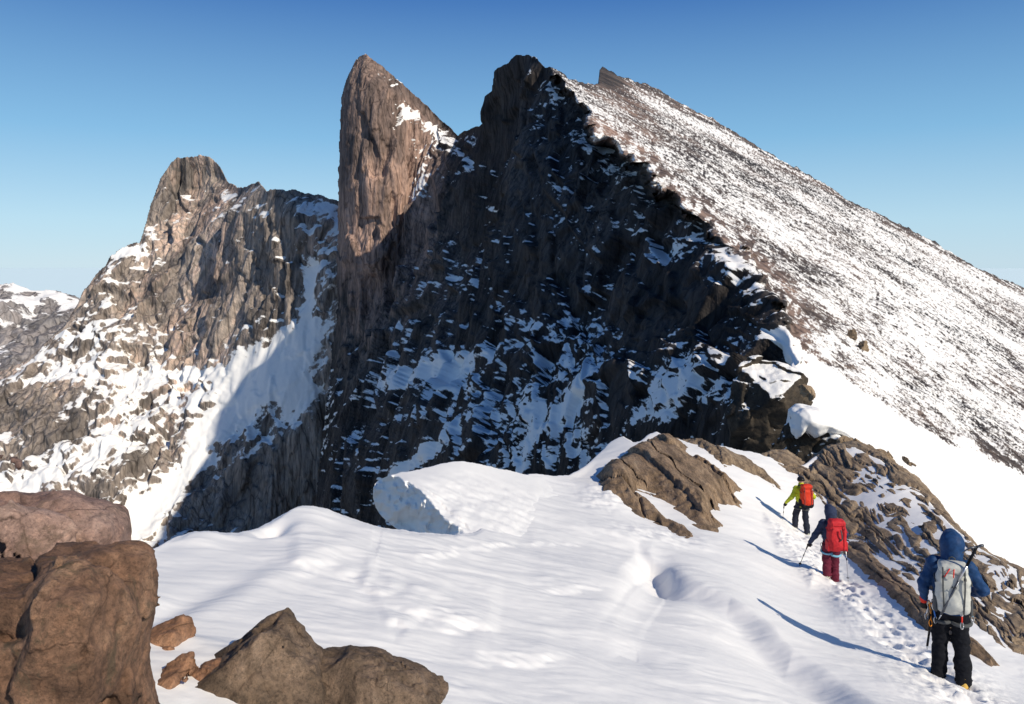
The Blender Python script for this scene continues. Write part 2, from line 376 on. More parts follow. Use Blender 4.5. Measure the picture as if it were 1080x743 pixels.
def relief(X, foot, seed, amps, vs=.4, ys=1.):
    """rock relief at several sizes; sizes too small to be seen at that distance fade out. foot = metres per pixel there"""
    q = X*np.array([1, ys, vs]); d = 0; crack = 0
    warp = np.stack([fbm(q/40, seed+50, 2), fbm(q/40, seed+60, 2), fbm(q/40, seed+70, 2)], -1)*14
    for i, (size, amp, kind) in enumerate(amps):
        wgt = sstep(1.2, 3.0, size/foot)*np.minimum(1, (110 if kind == 'r' else 20)*foot/size)
        if float(wgt.max()) <= 0: continue
        p = (q+warp*min(1, size/30))/size
        if kind == 'b':
            b, e = blocks(p, seed+i*13); d = d+amp*wgt*b; crack = crack+wgt*(1-sstep(0, .10, e))*min(1, amp*.5)
        elif kind == 'r': d = d+amp*wgt*fbm(p, seed+i*13, 3, .5, True)
        else: d = d+amp*wgt*fbm(p, seed+i*13, 3)
    return d, crack

def blur(a, times=1):
    for _ in range(times):
        for ax in (0, 1):
            b = np.concatenate([np.take(a, [0], ax), a, np.take(a, [-1], ax)], ax)
            n_ = a.shape[ax]; a = .25*np.take(b, range(0, n_), ax)+.5*np.take(b, range(1, n_+1), ax)+.25*np.take(b, range(2, n_+2), ax)
    return a
def face_mesh(name, pxs, pys, sky_f, left_f, depth, mat, amps, vs, seed, snow_f, sil_amp=1.4, back=3.0, disp_f=None, soft=None, ys=1.):
    """rock face sampled on rays: depth(px,py) gives the distance; beyond the outline the sheet turns back and down behind the crest"""
    PX, PY = np.meshgrid(pxs, pys)
    S = sky_f(PX[0])+jag(PX[0], sil_amp, 9., seed+3)
    L = left_f(PY[:, 0])+jag(PY[:, 0], sil_amp, 9., seed+4) if left_f else np.full(len(pys), -1e6)
    outx = np.maximum(L[:, None]-PX, 0); QX = PX+outx
    Sq = np.interp(QX.ravel(), PX[0], S).reshape(QX.shape)
    outy = np.maximum(Sq-PY, 0); QY = PY+outy
    out = np.hypot(outx, outy); keep = out < 14
    Y0 = depth(PX, PY); Yq = depth(QX, QY)
    base = P(PX, PY, Y0); n = grid_normals(base)
    for _ in range(2):
        for ax in (0, 1):
            n = (n+sum(np.roll(n, k, ax) for k in (-8, -5, -3, -1, 1, 3, 5, 8)))/9
    n /= np.linalg.norm(n, axis=-1, keepdims=True)
    n = np.where((n[..., 1:2] > 0), -n, n)
    X = P(QX, QY, Yq); foot = Yq/F
    d, crack = relief(X, foot, seed, amps, vs, ys)
    inset = np.minimum(QY-Sq, (QX-L[:, None]) if left_f else 1e6)
    wsil = .12+.88*sstep(0, 34, inset)
    mul = disp_f(QX, QY, Yq) if disp_f else 1.
    if soft is not None: mul = mul*(1-soft(QX, QY))
    d = blur(d*wsil*mul, 2)
    V = X+n*d[..., None]
    bk = out*foot*back; V[..., 1] += bk; V[..., 2] -= bk*.8; V[..., 0] += np.where(outx > 0, bk*.5, 0)
    nf = grid_normals(V); nf = np.where(nf[..., 1:2] > .7, -nf, nf)
    nf = blur(nf, 1)
    snow, tone = snow_f(QX, QY, V, nf, d, crack, foot)
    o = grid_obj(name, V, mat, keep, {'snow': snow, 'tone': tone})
    return o, (PX, PY, V)

# --- main massif: tower, shaded wall, right-hand slope
SK = curve([(352, 335), (357, 160), (360, 105), (366, 85), (374, 68), (380, 59), (386, 58), (400, 68), (420, 84), (440, 102), (460, 120), (475, 133), (485, 143), (495, 137), (505, 133), (511, 128), (512, 102), (518, 98), (521, 75), (528, 70),
            (535, 65), (545, 59), (556, 57), (567, 62), (575, 70), (590, 74), (600, 83), (612, 86), (622, 89), (631, 88), (632, 74), (636, 71), (643, 74), (652, 80), (690, 92), (720, 110), (760, 130), (800, 155), (845, 180), (860, 188), (880, 200),
            (890, 209), (940, 232), (985, 255), (1030, 283), (1080, 303), (1130, 325)])
LF = curve([(40, 362), (105, 360), (150, 358), (340, 357), (360, 352), (420, 347), (480, 340), (560, 330), (640, 320)])
CREST = [(560, 40), (598, 88), (604, 106), (627, 143), (667, 167), (690, 192), (720, 223), (747, 241), (791, 281), (822, 325), (832, 345), (838, 380), (846, 420), (855, 470), (862, 560), (866, 700)]
def inv_right(px, py):
    return np.maximum((.341-(HY-py)/F-.489*(px-CX)/F)/28.1, 1/1500.)
wall_tps = TPS([(358, 120, 672), (358, 250, 668), (357, 340, 655), (345, 430, 630), (335, 540, 600), (320, 640, 560),
    (384, 60, 668), (410, 78, 664), (440, 103, 668), (470, 128, 674), (386, 90, 648), (396, 110, 642), (398, 200, 632), (400, 270, 626), (404, 340, 615), (385, 450, 570), (380, 560, 480),
    (440, 125, 660), (470, 150, 664), (450, 200, 640), (440, 270, 620), (432, 330, 590), (430, 400, 500), (440, 540, 330),
    (492, 147, 625), (503, 142, 575), (513, 135, 520), (522, 90, 480), (540, 64, 440), (560, 60, 415), (600, 84, 372),
    (520, 180, 455), (515, 250, 420), (510, 300, 380), (500, 400, 290), (500, 500, 214), (560, 150, 375), (560, 250, 290), (570, 400, 200),
    (604, 106, 350), (627, 143, 300), (667, 167, 262), (690, 192, 225), (720, 223, 190), (747, 241, 165), (791, 281, 135), (822, 325, 113), (832, 345, 108), (838, 380, 97), (846, 420, 85), (855, 470, 73), (862, 560, 58),
    (640, 250, 240), (650, 350, 192), (600, 480, 165), (700, 450, 128), (700, 350, 156), (700, 270, 185), (740, 300, 150), (770, 330, 130), (780, 450, 103), (820, 480, 86), (810, 560, 82)])
def crest_side(px, py):
    d, s, t = seg_dist(px, py, CREST, closed=False); q = np.stack([px/26., py/26., px*0], -1)
    return d*-s+11*fbm(q, 77, 5, .5)+3.*blocks(q*1.6, 78)[0]      # positive on the right-hand slope
def main_depth(px, py):
    a = wall_tps.inv(px, py); b = inv_right(px, py); sd_ = crest_side(px, py)
    w_ = sstep(-5, 5, sd_); return 1/(a*(1-w_)+b*w_)
WALL_SNOW = [(460, 398, 62, 13, -17, .8), (610, 430, 48, 6, -38, .8), (330, 460, 20, 70, 12, .5), (445, 495, 55, 5, -42, .55), (480, 470, 40, 6, -38, .5),
             (565, 470, 6, 30, 8, .5), (560, 425, 12, 20, 10, .4), (712, 270, 18, 10, -20, .7), (740, 330, 70, 60, -35, -.2), (650, 250, 50, 80, 0, -.1), (640, 440, 60, 50, -30, .08),
             (560, 460, 70, 50, -30, .12), (440, 215, 12, 30, 25, .35), (452, 138, 30, 9, 35, .55), (432, 118, 16, 6, 40, .45), (440, 160, 18, 8, 20, .35), (590, 105, 16, 14, 30, .3), (740, 420, 40, 12, -45, .4), (560, 180, 14, 60, 12, -.15), (385, 230, 25, 160, 0, -.5), (560, 280, 40, 80, 8, -.12), (700, 440, 22, 6, -50, .4), (780, 300, 30, 20, 40, .2),
             (420, 250, 22, 90, 0, -.12)]
SADDLE = [(812, 352), (830, 350), (860, 378), (900, 405), (950, 440), (1000, 465), (1060, 490), (1140, 520), (1140, 760), (860, 760), (850, 480), (836, 440), (840, 400), (822, 375)]
ROCKBAND = [(632, 70, 90, 12, 33, 26), (860, 190, 12, 4, 30, 40)]
def main_snow(px, py, V, n, d, crack, foot):
    right = sstep(-3, 3, crest_side(px, py))
    # wall: snow lies on ledges
    X = V
    band = fbm(np.stack([(px*.82-py*.57)/40, (py*.82+px*.57)/11, np.zeros_like(px)], -1), 301, 4, .6)   # ledges that dip to the left
    fl = fbm(X/np.array([8, 26, 8]), 311, 4, .62)
    w1 = 7*fbm(np.stack([px/22, py/22, px*0], -1), 319, 3); w2 = 7*fbm(np.stack([px/22, py/22, px*0+5], -1), 321, 3); gate = fbm(np.stack([px/55, py/75, px*0], -1), 323, 3)
    fine = fbm(np.stack([((px+w1)*.78-(py+w2)*.62)/16, ((py+w2)*.78+(px+w1)*.62)/4.2, px*0], -1), 313, 5, .68)+.9*gate; chip = fbm(np.stack([px/5., py/5., px*0], -1), 317, 3, .7)
    s = np.clip(n[..., 2]-.60, -.5, .22)*.65+band*.26+fl*.16+fine*.34+chip*.24-.175
    s += .10*sstep(230, 470, py)-.05
    for b in WALL_SNOW: s += b[5]*blob(px, py, *b[:5])
    s += 1.1*sstep(-3, 5, seg_dist(px, py, SADDLE))
    # right-hand slope: mostly snow with rock sticking out in patches
    q = V[..., :3]*np.array([1, .4, .6])
    big = fbm(q/45, 331, 3, .55); mid = fbm(q/9, 341, 4, .62); small = fbm(q/2.2, 351, 4, .68)
    up = sstep(0, 130, py-(SK(px)))          # more rock towards the skyline
    dust = fbm(V*np.array([1, .5, .8])/1.1, 355, 3, .7); grit = fbm(np.stack([px/2.6, (py-.5*px)/1.7, px*0], -1), 357, 3, .75)
    runs = fbm(np.stack([(px*.87+py*.5)/160, (py*.87-px*.5)/16, px*0], -1), 359, 4, .6)
    s2 = .085-.24*big-.26*mid-.36*small-.25*dust-.55*grit-.34*runs+.15*sstep(0, 190, py-SK(px))
    s2 -= .5*sstep(14, 2, py-SK(px))*(fbm(q/14, 361, 3) > -.12)
    s2 -= .30*blob(px, py, 650, 100, 45, 13, 32)+.22*blob(px, py, 720, 150, 110, 28, 32)
    e = seg_dist(px, py, SADDLE)
    s2 += np.where(e > -6, .0, 0)+.95*sstep(-4, 10, e)
    edge = np.exp(-((crest_side(px, py)-14)/17.)**2)*sstep(250, 330, py)*sstep(372, 345, px*0+py)
    rim = np.exp(-((crest_side(px, py)-8)/12.)**2)*sstep(110, 150, py)
    s2 -= .5*edge*(.4+fbm(q/6, 371, 3))+.75*rim*np.clip(.45+1.8*fbm(np.stack([px/9, py/9, px*0], -1), 373, 3), 0, 2)
    rb, _, _ = seg_dist(px, py, [(800, 300), (850, 335), (895, 380), (925, 408), (965, 438), (1010, 462), (1080, 492)], closed=False)
    s2 -= (.30*np.exp(-(rb/13.)**2)+.12*np.exp(-(rb/38.)**2))*np.clip(.6+1.8*fbm(q/6, 381, 4, .6), -.3, 2)
    s2 += .25*blob(px, py, 650, 150, 60, 14, 40)
    s_all = s*(1-right)+s2*(.25+.4*sstep(-4, 10, e))*right
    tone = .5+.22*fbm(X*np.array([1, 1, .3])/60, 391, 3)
    lit = blob(px, py, 400, 200, 70, 150)  # sunlight on the tower and shade on the wall strengthened in the rock colour
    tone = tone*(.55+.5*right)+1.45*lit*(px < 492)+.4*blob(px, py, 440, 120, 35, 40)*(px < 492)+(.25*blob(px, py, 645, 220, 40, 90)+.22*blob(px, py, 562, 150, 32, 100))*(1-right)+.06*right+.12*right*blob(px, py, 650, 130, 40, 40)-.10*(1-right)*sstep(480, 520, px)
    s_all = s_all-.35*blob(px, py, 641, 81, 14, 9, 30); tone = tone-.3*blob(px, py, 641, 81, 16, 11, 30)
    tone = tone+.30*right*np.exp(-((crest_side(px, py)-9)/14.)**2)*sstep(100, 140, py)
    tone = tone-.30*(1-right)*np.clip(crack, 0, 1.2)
    return s_all, np.clip(tone, 0, 1)
def main_disp(px, py, Y):
    right = sstep(-4, 8, crest_side(px, py)); sm = sstep(-4, 10, seg_dist(px, py, SADDLE))
    tower = 1.05-.25*blob(px, py, 378, 200, 24, 170)
    edge = .30+.70*sstep(2, -20, crest_side(px, py)); return ((1-right)*tower*edge+right*.10)*(1-sm*.97)
AM_MAIN = [(90, 9., 'r'), (45, 6., 'r'), (38, 7., 'b'), (17, 4.2, 'b'), (8, 2.2, 'b'), (3.6, .9, 'b'), (1.5, .3, 'b')]
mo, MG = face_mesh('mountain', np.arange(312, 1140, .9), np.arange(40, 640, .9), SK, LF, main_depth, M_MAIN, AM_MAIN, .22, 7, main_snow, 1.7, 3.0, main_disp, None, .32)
tag(mo, 'dark granite mountain with a sunlit rock tower, a shaded wall and a long snowy slope running down to the right', 'mountain', kind='structure')

# --- left-hand peak
SKL = curve([(-340, 600), (-80, 450), (-40, 425), (0, 393), (18, 384), (40, 370), (60, 350), (75, 332), (88, 305), (100, 290), (110, 280), (118, 268), (128, 262), (140, 258), (147, 256), (152, 240), (158, 220), (165, 200), (171, 186), (182, 170), (186, 166), (196, 166), (206, 164),
             (218, 164), (226, 170), (236, 182), (244, 194), (250, 198), (262, 197), (268, 193), (274, 193), (282, 200), (300, 200), (320, 203), (345, 209), (358, 213), (400, 225), (450, 240)])
left_tps = TPS([(-60, 440, 800), (0, 393, 830), (75, 332, 880), (118, 268, 925), (150, 250, 945), (165, 200, 985), (205, 165, 985), (245, 195, 945), (285, 201, 768), (320, 203, 752), (360, 213, 742), (440, 235, 735),
    (190, 300, 890), (230, 300, 835), (130, 350, 845), (60, 420, 780), (-60, 640, 560), (100, 600, 600), (100, 480, 700), (160, 570, 640), (170, 430, 760), (215, 400, 770), (250, 560, 650), (340, 560, 655), (330, 300, 712), (280, 400, 698), (240, 470, 685), (340, 420, 676), (440, 560, 640)])
LEFT_SNOW = [(295, 380, 56, 26, -38, 1.1), (240, 440, 66, 13, -42, 1.1), (182, 515, 52, 11, -46, 1.0), (150, 548, 14, 26, 10, .7), (330, 305, 9, 40, 8, .75), (315, 420, 30, 22, -30, .8), (205, 402, 40, 10, -8, .55), (350, 300, 12, 60, 0, .2),
             (132, 266, 15, 5, -12, .7), (285, 230, 8, 25, 20, .4), (320, 245, 40, 30, 20, .15), (200, 225, 42, 55, -5, -.35), (165, 330, 55, 60, -20, -.12), (35, 440, 40, 30, 0, -.35), (60, 400, 50, 7, -8, .45), (190, 480, 40, 14, -45, -.45), (240, 330, 30, 40, -30, -.05), (120, 430, 40, 40, 0, .1),
             (270, 470, 50, 8, -38, .35), (240, 520, 60, 8, -40, .2), (260, 530, 60, 40, -35, -.25), (60, 500, 60, 12, -20, .35), (110, 480, 40, 10, -50, .3), (300, 520, 60, 30, 0, -.2)]
def left_snow(px, py, V, n, d, crack, foot):
    band = fbm(np.stack([(px*.85-py*.52)/36, (py*.85+px*.52)/10, np.zeros_like(px)], -1), 401, 4, .6)
    fl = fbm(V/16, 411, 4, .65)
    fine = fbm(np.stack([(px*.80-py*.60)/14, (py*.80+px*.60)/5, px*0], -1), 413, 4, .65)
    s = np.clip(n[..., 2]-.62, -.5, .25)*.75+band*.30+fl*.22+fine*.24-.11+.35*fbm(V*np.array([1, 1, .6])/90, 431, 3)
    for b in LEFT_SNOW: s += b[5]*blob(px, py, *b[:5])
    s -= .35*sstep(8, 1, py-SKL(px))*(fl > -.1)
    tone = np.clip(.55+.3*fbm(V*np.array([1, 1, .3])/70, 421, 3)+.15*blob(px, py, 200, 230, 40, 80)-.2*np.clip(crack, 0, 1.2), 0, 1)
    return s, tone
def left_soft(px, py):
    s = 0
    for b in LEFT_SNOW[:6]: s = s+.85*blob(px, py, *b[:5])
    return np.clip(s, 0, .85)
AM_LEFT = [(110, 16., 'r'), (60, 9., 'b'), (26, 5., 'b'), (11, 2.3, 'b'), (5, .9, 'b'), (2.4, .4, 'n')]
lo_, LG = face_mesh('mountain', np.concatenate([np.arange(-330, -90, 2.5), np.arange(-90, 440, .9)]), np.concatenate([np.arange(140, 620, .9), np.arange(620, 820, 4.)]), SKL, None, left_tps, M_LEFT, AM_LEFT, .3, 27, left_snow, 2.0, 3.0, None, left_soft)
tag(lo_, 'brown granite peak streaked with snow, standing left of the rock tower', 'mountain', kind='structure')

# --- distant snowy hills
SKF = curve([(-420, 330), (-300, 318), (-120, 322), (-60, 312), (0, 301), (14, 300), (24, 303), (36, 307), (52, 306), (64, 308), (76, 312), (100, 318), (140, 330)])
def far_depth(px, py): return 3200-6.5*(py-SKF(px))
def far_snow(px, py, V, n, d, crack, foot):
    return (n[..., 2]-.52)*.9+.38*fbm(V/np.array([90, 90, 45]), 501, 5, .66)-.25-.5*blob(px, py, 50, 360, 40, 22)-.2*blob(px, py, 20, 385, 40, 20), np.full(px.shape, .55)
fo, FG = face_mesh('hills', np.arange(-400, 150, 1.), np.arange(290, 470, 1.), SKF, None, far_depth, M_FAR, [(400, 60, 'r'), (180, 30, 'b'), (80, 14, 'b'), (35, 6, 'b')], .5, 37, far_snow, .9, 3.0)
tag(fo, 'pale distant snow-covered hills at the left edge behind the brown peak', 'hills', kind='structure')

# --- low ground out to the horizon, its far colour paled to stand for haze
m, nt, nd, lk, bs = new_mat('valley_and_far_haze'); v = mapped(nd, lk, (1, 1, 1)); n1 = noise(nd, lk, v, .0012, 6, .6)
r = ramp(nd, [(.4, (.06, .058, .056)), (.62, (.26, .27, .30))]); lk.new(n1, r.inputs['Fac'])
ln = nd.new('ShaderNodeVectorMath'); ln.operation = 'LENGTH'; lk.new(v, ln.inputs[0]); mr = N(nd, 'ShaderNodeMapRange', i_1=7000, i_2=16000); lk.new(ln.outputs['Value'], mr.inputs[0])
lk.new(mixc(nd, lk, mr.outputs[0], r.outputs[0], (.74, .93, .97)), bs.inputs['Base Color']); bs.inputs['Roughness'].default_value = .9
R_ = 120000; ring = [(math.cos(a)*R_, math.sin(a)*R_) for a in np.linspace(0, 2*math.pi, 97)[:-1]]
bm = bmesh.new(); bm.faces.new([bm.verts.new((x, y, -620)) for x, y in ring]); me = bpy.data.meshes.new('ground'); bm.to_mesh(me); bm.free()
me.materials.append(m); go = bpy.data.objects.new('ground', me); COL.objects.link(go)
tag(go, 'lowland reaching to the horizon, painted pale blue far off as haze', 'ground', kind='structure')
# ------------------------------------------------------------------ the snowy ridge in front
near_ctrl = []
def plane_Y(px, py): return -1.6/((HY-py)/F+.28*(px-CX)/F+.205)
for a in (-150, 100, 330, 540, 760, 1000): near_ctrl.append((a, 900, plane_Y(a, 900)))
for a in (-150, 100, 330, 540, 760): near_ctrl.append((a, 743, plane_Y(a, 743)))
near_ctrl += [(1230, 900, plane_Y(1230, 900)), (1003, 722, 9.6), (1110, 760, plane_Y(1110, 760)), (1230, 760, plane_Y(1230, 760)), (-150, 660, plane_Y(-150, 660)), (100, 612, plane_Y(100, 612)), (160, 577, 6.3), (250, 551, 8.2), (320, 540, 9.3), (395, 558, 9.3), (470, 566, 10.3),
    (560, 560, 13.2), (540, 500, 20.5), (600, 500, 25.), (650, 464, 33.), (690, 458, 34.), (730, 510, 25.), (760, 466, 35.), (800, 474, 35.), (840, 484, 35.), (700, 560, 18.4), (640, 640, plane_Y(640, 640)), (760, 660, plane_Y(760, 660)),
    (875, 617, 18.2), (845, 561, 25.4), (880, 466, 39.), (930, 480, 35.), (965, 505, 31.), (1000, 560, 24.), (1080, 600, 20.), (1080, 690, 13.), (1200, 690, 15.), (440, 640, plane_Y(440, 640)), (250, 640, plane_Y(250, 640))]
near_tps = TPS(near_ctrl, 4e-3)
NS = curve([(-720, 690), (-400, 668), (-160, 652), (-60, 634), (60, 616), (100, 604), (160, 578), (185, 567), (205, 562.5), (222, 562), (240, 564), (252, 564), (268, 560), (284, 553), (300, 545), (314, 539), (330, 538.5), (345, 541), (370, 549), (395, 557), (420, 561), (450, 564), (478, 566),
            (500, 563), (520, 549), (538, 528), (549, 508), (556, 500), (566, 499), (584, 502), (600, 500), (612, 494), (622, 487), (632, 478), (644, 466), (652, 461), (658, 460), (668, 467), (674, 466), (684, 458), (692, 455), (700, 458), (730, 468), (760, 470), (800, 478), (830, 488), (846, 490),
            (870, 476), (900, 472), (930, 486), (965, 512), (1000, 551), (1030, 576), (1080, 606), (1130, 636), (1240, 700)])
TRACK = [(838, 556), (852, 572), (866, 592), (880, 612), (896, 630), (915, 646), (938, 664), (960, 684), (985, 706), (1012, 728), (1045, 752)]
TRENCH = [(674, 573), (690, 586), (712, 600), (740, 614), (772, 632), (804, 657), (838, 685), (880, 712), (930, 745), (980, 780)]
HOLLOW = [(650, 700), (640, 686), (636, 674), (645, 666), (668, 660), (694, 659)]
HOLLOW2 = [(694, 659), (716, 665), (735, 678), (740, 690), (728, 700)]
CRUST = [[(338, 605), (372, 612), (384, 616), (400, 617)], [(372, 618), (388, 626), (410, 627), (432, 622)], [(395, 640), (440, 652), (470, 655), (530, 661)], [(410, 600), (470, 590), (520, 580), (560, 572)], [(440, 668), (500, 664), (528, 668)], [(556, 626), (600, 622), (650, 620)], [(470, 690), (540, 694), (610, 690)],
         [(300, 604), (332, 604), (364, 592)], [(402, 660), (420, 652), (436, 668)], [(545, 575), (580, 573), (625, 571)]]
def near_dz(px, py, Y):
    x = (px-CX)/F*Y; q = np.stack([x, Y, np.zeros_like(x)], -1)
    dz = .16*fbm(q/7, 601, 3)*sstep(4, 12, Y)+.05*fbm(q/2.2, 611, 3)
    c, s_ = math.cos(.5), math.sin(.5); u = x*c+Y*s_; v = -x*s_+Y*c      # wind-carved crust
    sas = fbm(np.stack([u/1.6, v/.45, x*0], -1)+fbm(q/1.5, 621, 2)[..., None]*.5, 623, 4, .55)
    amp = .25+.75*sstep(-.1, .35, fbm(q/3.5, 631, 2))
    dz = dz+.020*amp*(np.tanh(3.5*(sas-.08))*.5+.5)*.55+.008*sas+.003*fbm(q/.16, 641, 3)
    for k, pl in enumerate(CRUST):                                    # small broken slab edges
        d, sd_, t = seg_dist(px, py, pl, closed=False); d = d*Y/F; e = sstep(0, .3, t)*sstep(1, .7, t)
        wob = .7+.7*fbm(q/.5, 651+k, 3); sgn = d*sd_+.07*fbm(q/.35, 655+k, 3); up_ = 1-sstep(-.035, .035, sgn)
        dz = dz+.028*e*wob*(up_*np.exp(-(sgn/.5)**2)-.4*(1-up_)*np.exp(-(sgn/.2)**2))
    px2 = px+6*fbm(q/1.6, 661, 2); py2 = py+5*fbm(q/1.6, 662, 2)
    d, sd_, t = seg_dist(px2, py2, TRENCH, closed=False); sgn = d*sd_*Y/F
    dep = sstep(0.0, .12, t)*(.24+.20*np.exp(-((t-.17)/.09)**2))
    dz = dz-dep*np.where(sgn > 0, np.exp(-(sgn/.42)**2)*sstep(0, .20, sgn), 0)+.04*np.exp(-(sgn/.4)**2)*sstep(0.02, .1, t)
    dz = dz-.08*blob(px, py, 700, 596, 17, 10, 35)-.06*blob(px, py, 690, 690, 160, 60, 10)
    for pl, a in ((HOLLOW, .05),):
        d, sd_, t = seg_dist(px2, py2, pl, closed=False); sgn = d*sd_*Y/F; e = sstep(0, .3, t)*sstep(1, .7, t)
        dz = dz-a*e*np.where(sgn > 0, np.exp(-(sgn/.35)**2)*sstep(0, .4, sgn), 0)
    dz = dz+.10*blob(px, py, 328, 545, 40, 22)-.14*blob(px, py, 287, 564, 17, 5, -8)+.05*blob(px, py, 215, 572, 30, 10)
    dz = dz-.07*blob(px, py, 190, 640, 120, 14, -20)+.06*blob(px, py, 270, 615, 120, 14, -22)
    lump = sstep(6, 20, seg_dist(px, py, [(800, 528), (838, 548), (870, 580), (896, 630), (850, 628), (812, 585), (796, 552)]))   # trodden snow bank beside the walkers
    dz = dz+lump*(.10+.16*np.abs(fbm(q/.55, 671, 4, .55)))
    dz = dz+.12*blob(px, py, 898, 642, 24, 12, 25)
    d, sd_, t = seg_dist(px, py, TRACK, closed=False); dm = d*Y/F
    st = np.abs(blocks(q/.30+3, 681)[0]); dz = dz-np.exp(-(dm/.24)**2)*(.01+.02*sstep(.2, .8, st))+.03*np.exp(-(dm/.4)**2)*fbm(q/.16, 683, 3)
    tr = np.array(TRACK, float); wp = P(tr[:, 0], tr[:, 1], near_tps(tr[:, 0], tr[:, 1])); L_ = np.r_[0, np.cumsum(np.linalg.norm(np.diff(wp[:, :2], axis=0), axis=1))]
    g = np.random.RandomState(4)
    for k, s0 in enumerate(np.arange(.2, L_[-1], .30)):            # boot holes, left and right
        c_ = np.array([np.interp(s0, L_, wp[:, 0]), np.interp(s0, L_, wp[:, 1])])+g.randn(2)*.06+np.array([.14*(1 if k % 2 else -1)+.10*np.sin(s0*1.7), 0])
        r2 = ((x-c_[0])/.11)**2+((Y-c_[1])/.20)**2; dz = dz-(.035+.045*g.rand())*np.exp(-r2*r2)+.016*np.exp(-((np.sqrt(r2)-1.6)/.45)**2)*(.5+g.rand())
    for cx_, cy_, rx_, ry_, a_ in ((345, 742, 150, 16, .06), (250, 700, 60, 16, .05), (186, 678, 40, 9, .03), (470, 722, 40, 14, .05), (690, 566, 60, 10, .12), (640, 524, 30, 14, .15)): dz = dz+a_*blob(px, py, cx_, cy_, rx_, ry_, 8)*(.7+.8*fbm(q/.5, 691, 3))
    return dz
def near_point(px, py):
    px = np.atleast_1d(np.asarray(px, float)); py = np.atleast_1d(np.asarray(py, float)); Y = near_tps(px, py)
    p = P(px, py, Y); p[..., 2] += near_dz(px, py, Y); return p
M_SNOW = snow_mat('wind_packed_snow')
pxs = np.concatenate([np.arange(-720, -150, 9.), np.arange(-150, 0, 3.), np.arange(0, 1085, 1.4), np.arange(1085, 1230, 3.)]); pys = np.concatenate([np.arange(430, 745, .75), np.arange(745, 905, 4.)])
PX, PY = np.meshgrid(pxs, pys); S = NS(PX[0])+jag(PX[0], .8, 14., 9)
out = np.maximum(S[None]-PY, 0); QY = PY+out; Yq = near_tps(PX, QY)
V = P(PX, QY, Yq); V[..., 2] += near_dz(PX, QY, Yq)*np.minimum(1, .35+.65*sstep(0, 8, PY-S[None]))
foot = Yq/F; V[..., 1] += out*foot*1.6; V[..., 2] -= out*foot*1.5+.02*(out*foot)**2*8
keep = out < 26
sn = grid_obj('snow', V, M_SNOW, keep); tag(sn, 'wind-carved white snow ridge falling away in front of the camera', 'snow', kind='structure')

# --- snow cornice that overhangs the drop in the middle of the ridge
def poly_rock(name, outline, Y, thick, mat, seed, rough=.1, rsize=.6, res=.03, lean=0., planes=(), squash=.5, fine=.02, fsize=.12, blk=0, chamfer=.55, pk=.05, fwd=.75, yaw=0.):
    """boulder from its outline at its own distance: the outline swells to a real thickness, then facets and roughness cut into it"""
    o = np.array(outline, float); c = o.mean(0); X0 = P(c[0], c[1], Y)
    pts = np.stack([(o[:, 0]-c[0])/F*Y, -(o[:, 1]-c[1])/F*Y], -1)
    ex = abs(yaw)*np.abs(pts[:, 0]).max(); lo = np.r_[pts[:, 0].min()-.15-rough, -thick*(1+fwd)-.1-rough-ex, pts[:, 1].min()-.15-rough]; hi = np.r_[pts[:, 0].max()+.15+rough, thick*max(.2, 1-fwd)+.1+rough+ex, pts[:, 1].max()+.15+rough]
    n = np.ceil((hi-lo)/res).astype(int)+1
    ax = [lo[d]+np.arange(n[d])*res for d in range(3)]; X = np.stack(np.meshgrid(*ax, indexing='ij'), -1)
    x2, z2 = np.meshgrid(ax[0], ax[2], indexing='ij'); d2 = -seg_dist(x2, z2, pts)[:, None, :]
    w_ = np.clip(-d2/(thick*squash+1e-6), 0, 1); half = thick*(1-chamfer+chamfer*np.sqrt(1-(1-w_)**2))
    dy = np.abs(X[..., 1]+fwd*thick-lean*X[..., 2]-yaw*X[..., 0])-half
    k = thick*.10; h = np.clip(.5+.5*(dy-d2)/k, 0, 1); G = d2*(1-h)+dy*h+k*h*(1-h)
    for nx_, ny_, nz_, dd in planes:
        nn = np.array([nx_, ny_, nz_], float); nn /= np.linalg.norm(nn); pl = X@nn-dd
        k = pk*thick; h = np.clip(.5+.5*(pl-G)/k, 0, 1); G = G*(1-h)+pl*h+k*h*(1-h)
    G = G*.75
    near_ = np.abs(G) < .25+rough*1.5; Z = X[near_]
    g = rough*fbm(Z/rsize, seed, 4, .55)+fine*fbm(Z/fsize, seed+5, 3, .6)
    if blk: g = g+blk*blocks(Z/(rsize*.9)+fbm(Z/rsize, seed+8, 2)[..., None]*.4, seed+9)[0]
    G[near_] += g
    VV, Q = surface_nets(G, lo, res); VV = VV+0
    ob = mesh_obj(name, VV, Q, mat); ob.location = X0; return ob
CT = curve([(380, 530), (388, 518), (394, 511), (400, 506), (412, 501), (422, 498), (432, 497.5), (450, 493), (470, 488), (480, 486.5), (488, 486.5), (500, 488), (520, 493), (545, 498), (560, 502), (600, 505), (660, 520)])
CLF = curve([(480, 400), (508, 396), (514, 394), (525, 393), (535, 396), (545, 402), (553, 412), (562, 424), (600, 450)])
ctop = TPS([(412, 499, 13.7), (432, 508, 13.0), (450, 520, 12.55), (462, 538, 12.0), (472, 552, 11.6), (485, 566, 11.1), (440, 495, 14.6), (487, 487, 17.2), (500, 510, 15.3), (500, 540, 12.7), (520, 560, 11.9), (545, 498, 20.6), (560, 545, 14.6), (600, 500, 26.5), (600, 560, 15.6)], 1e-3)
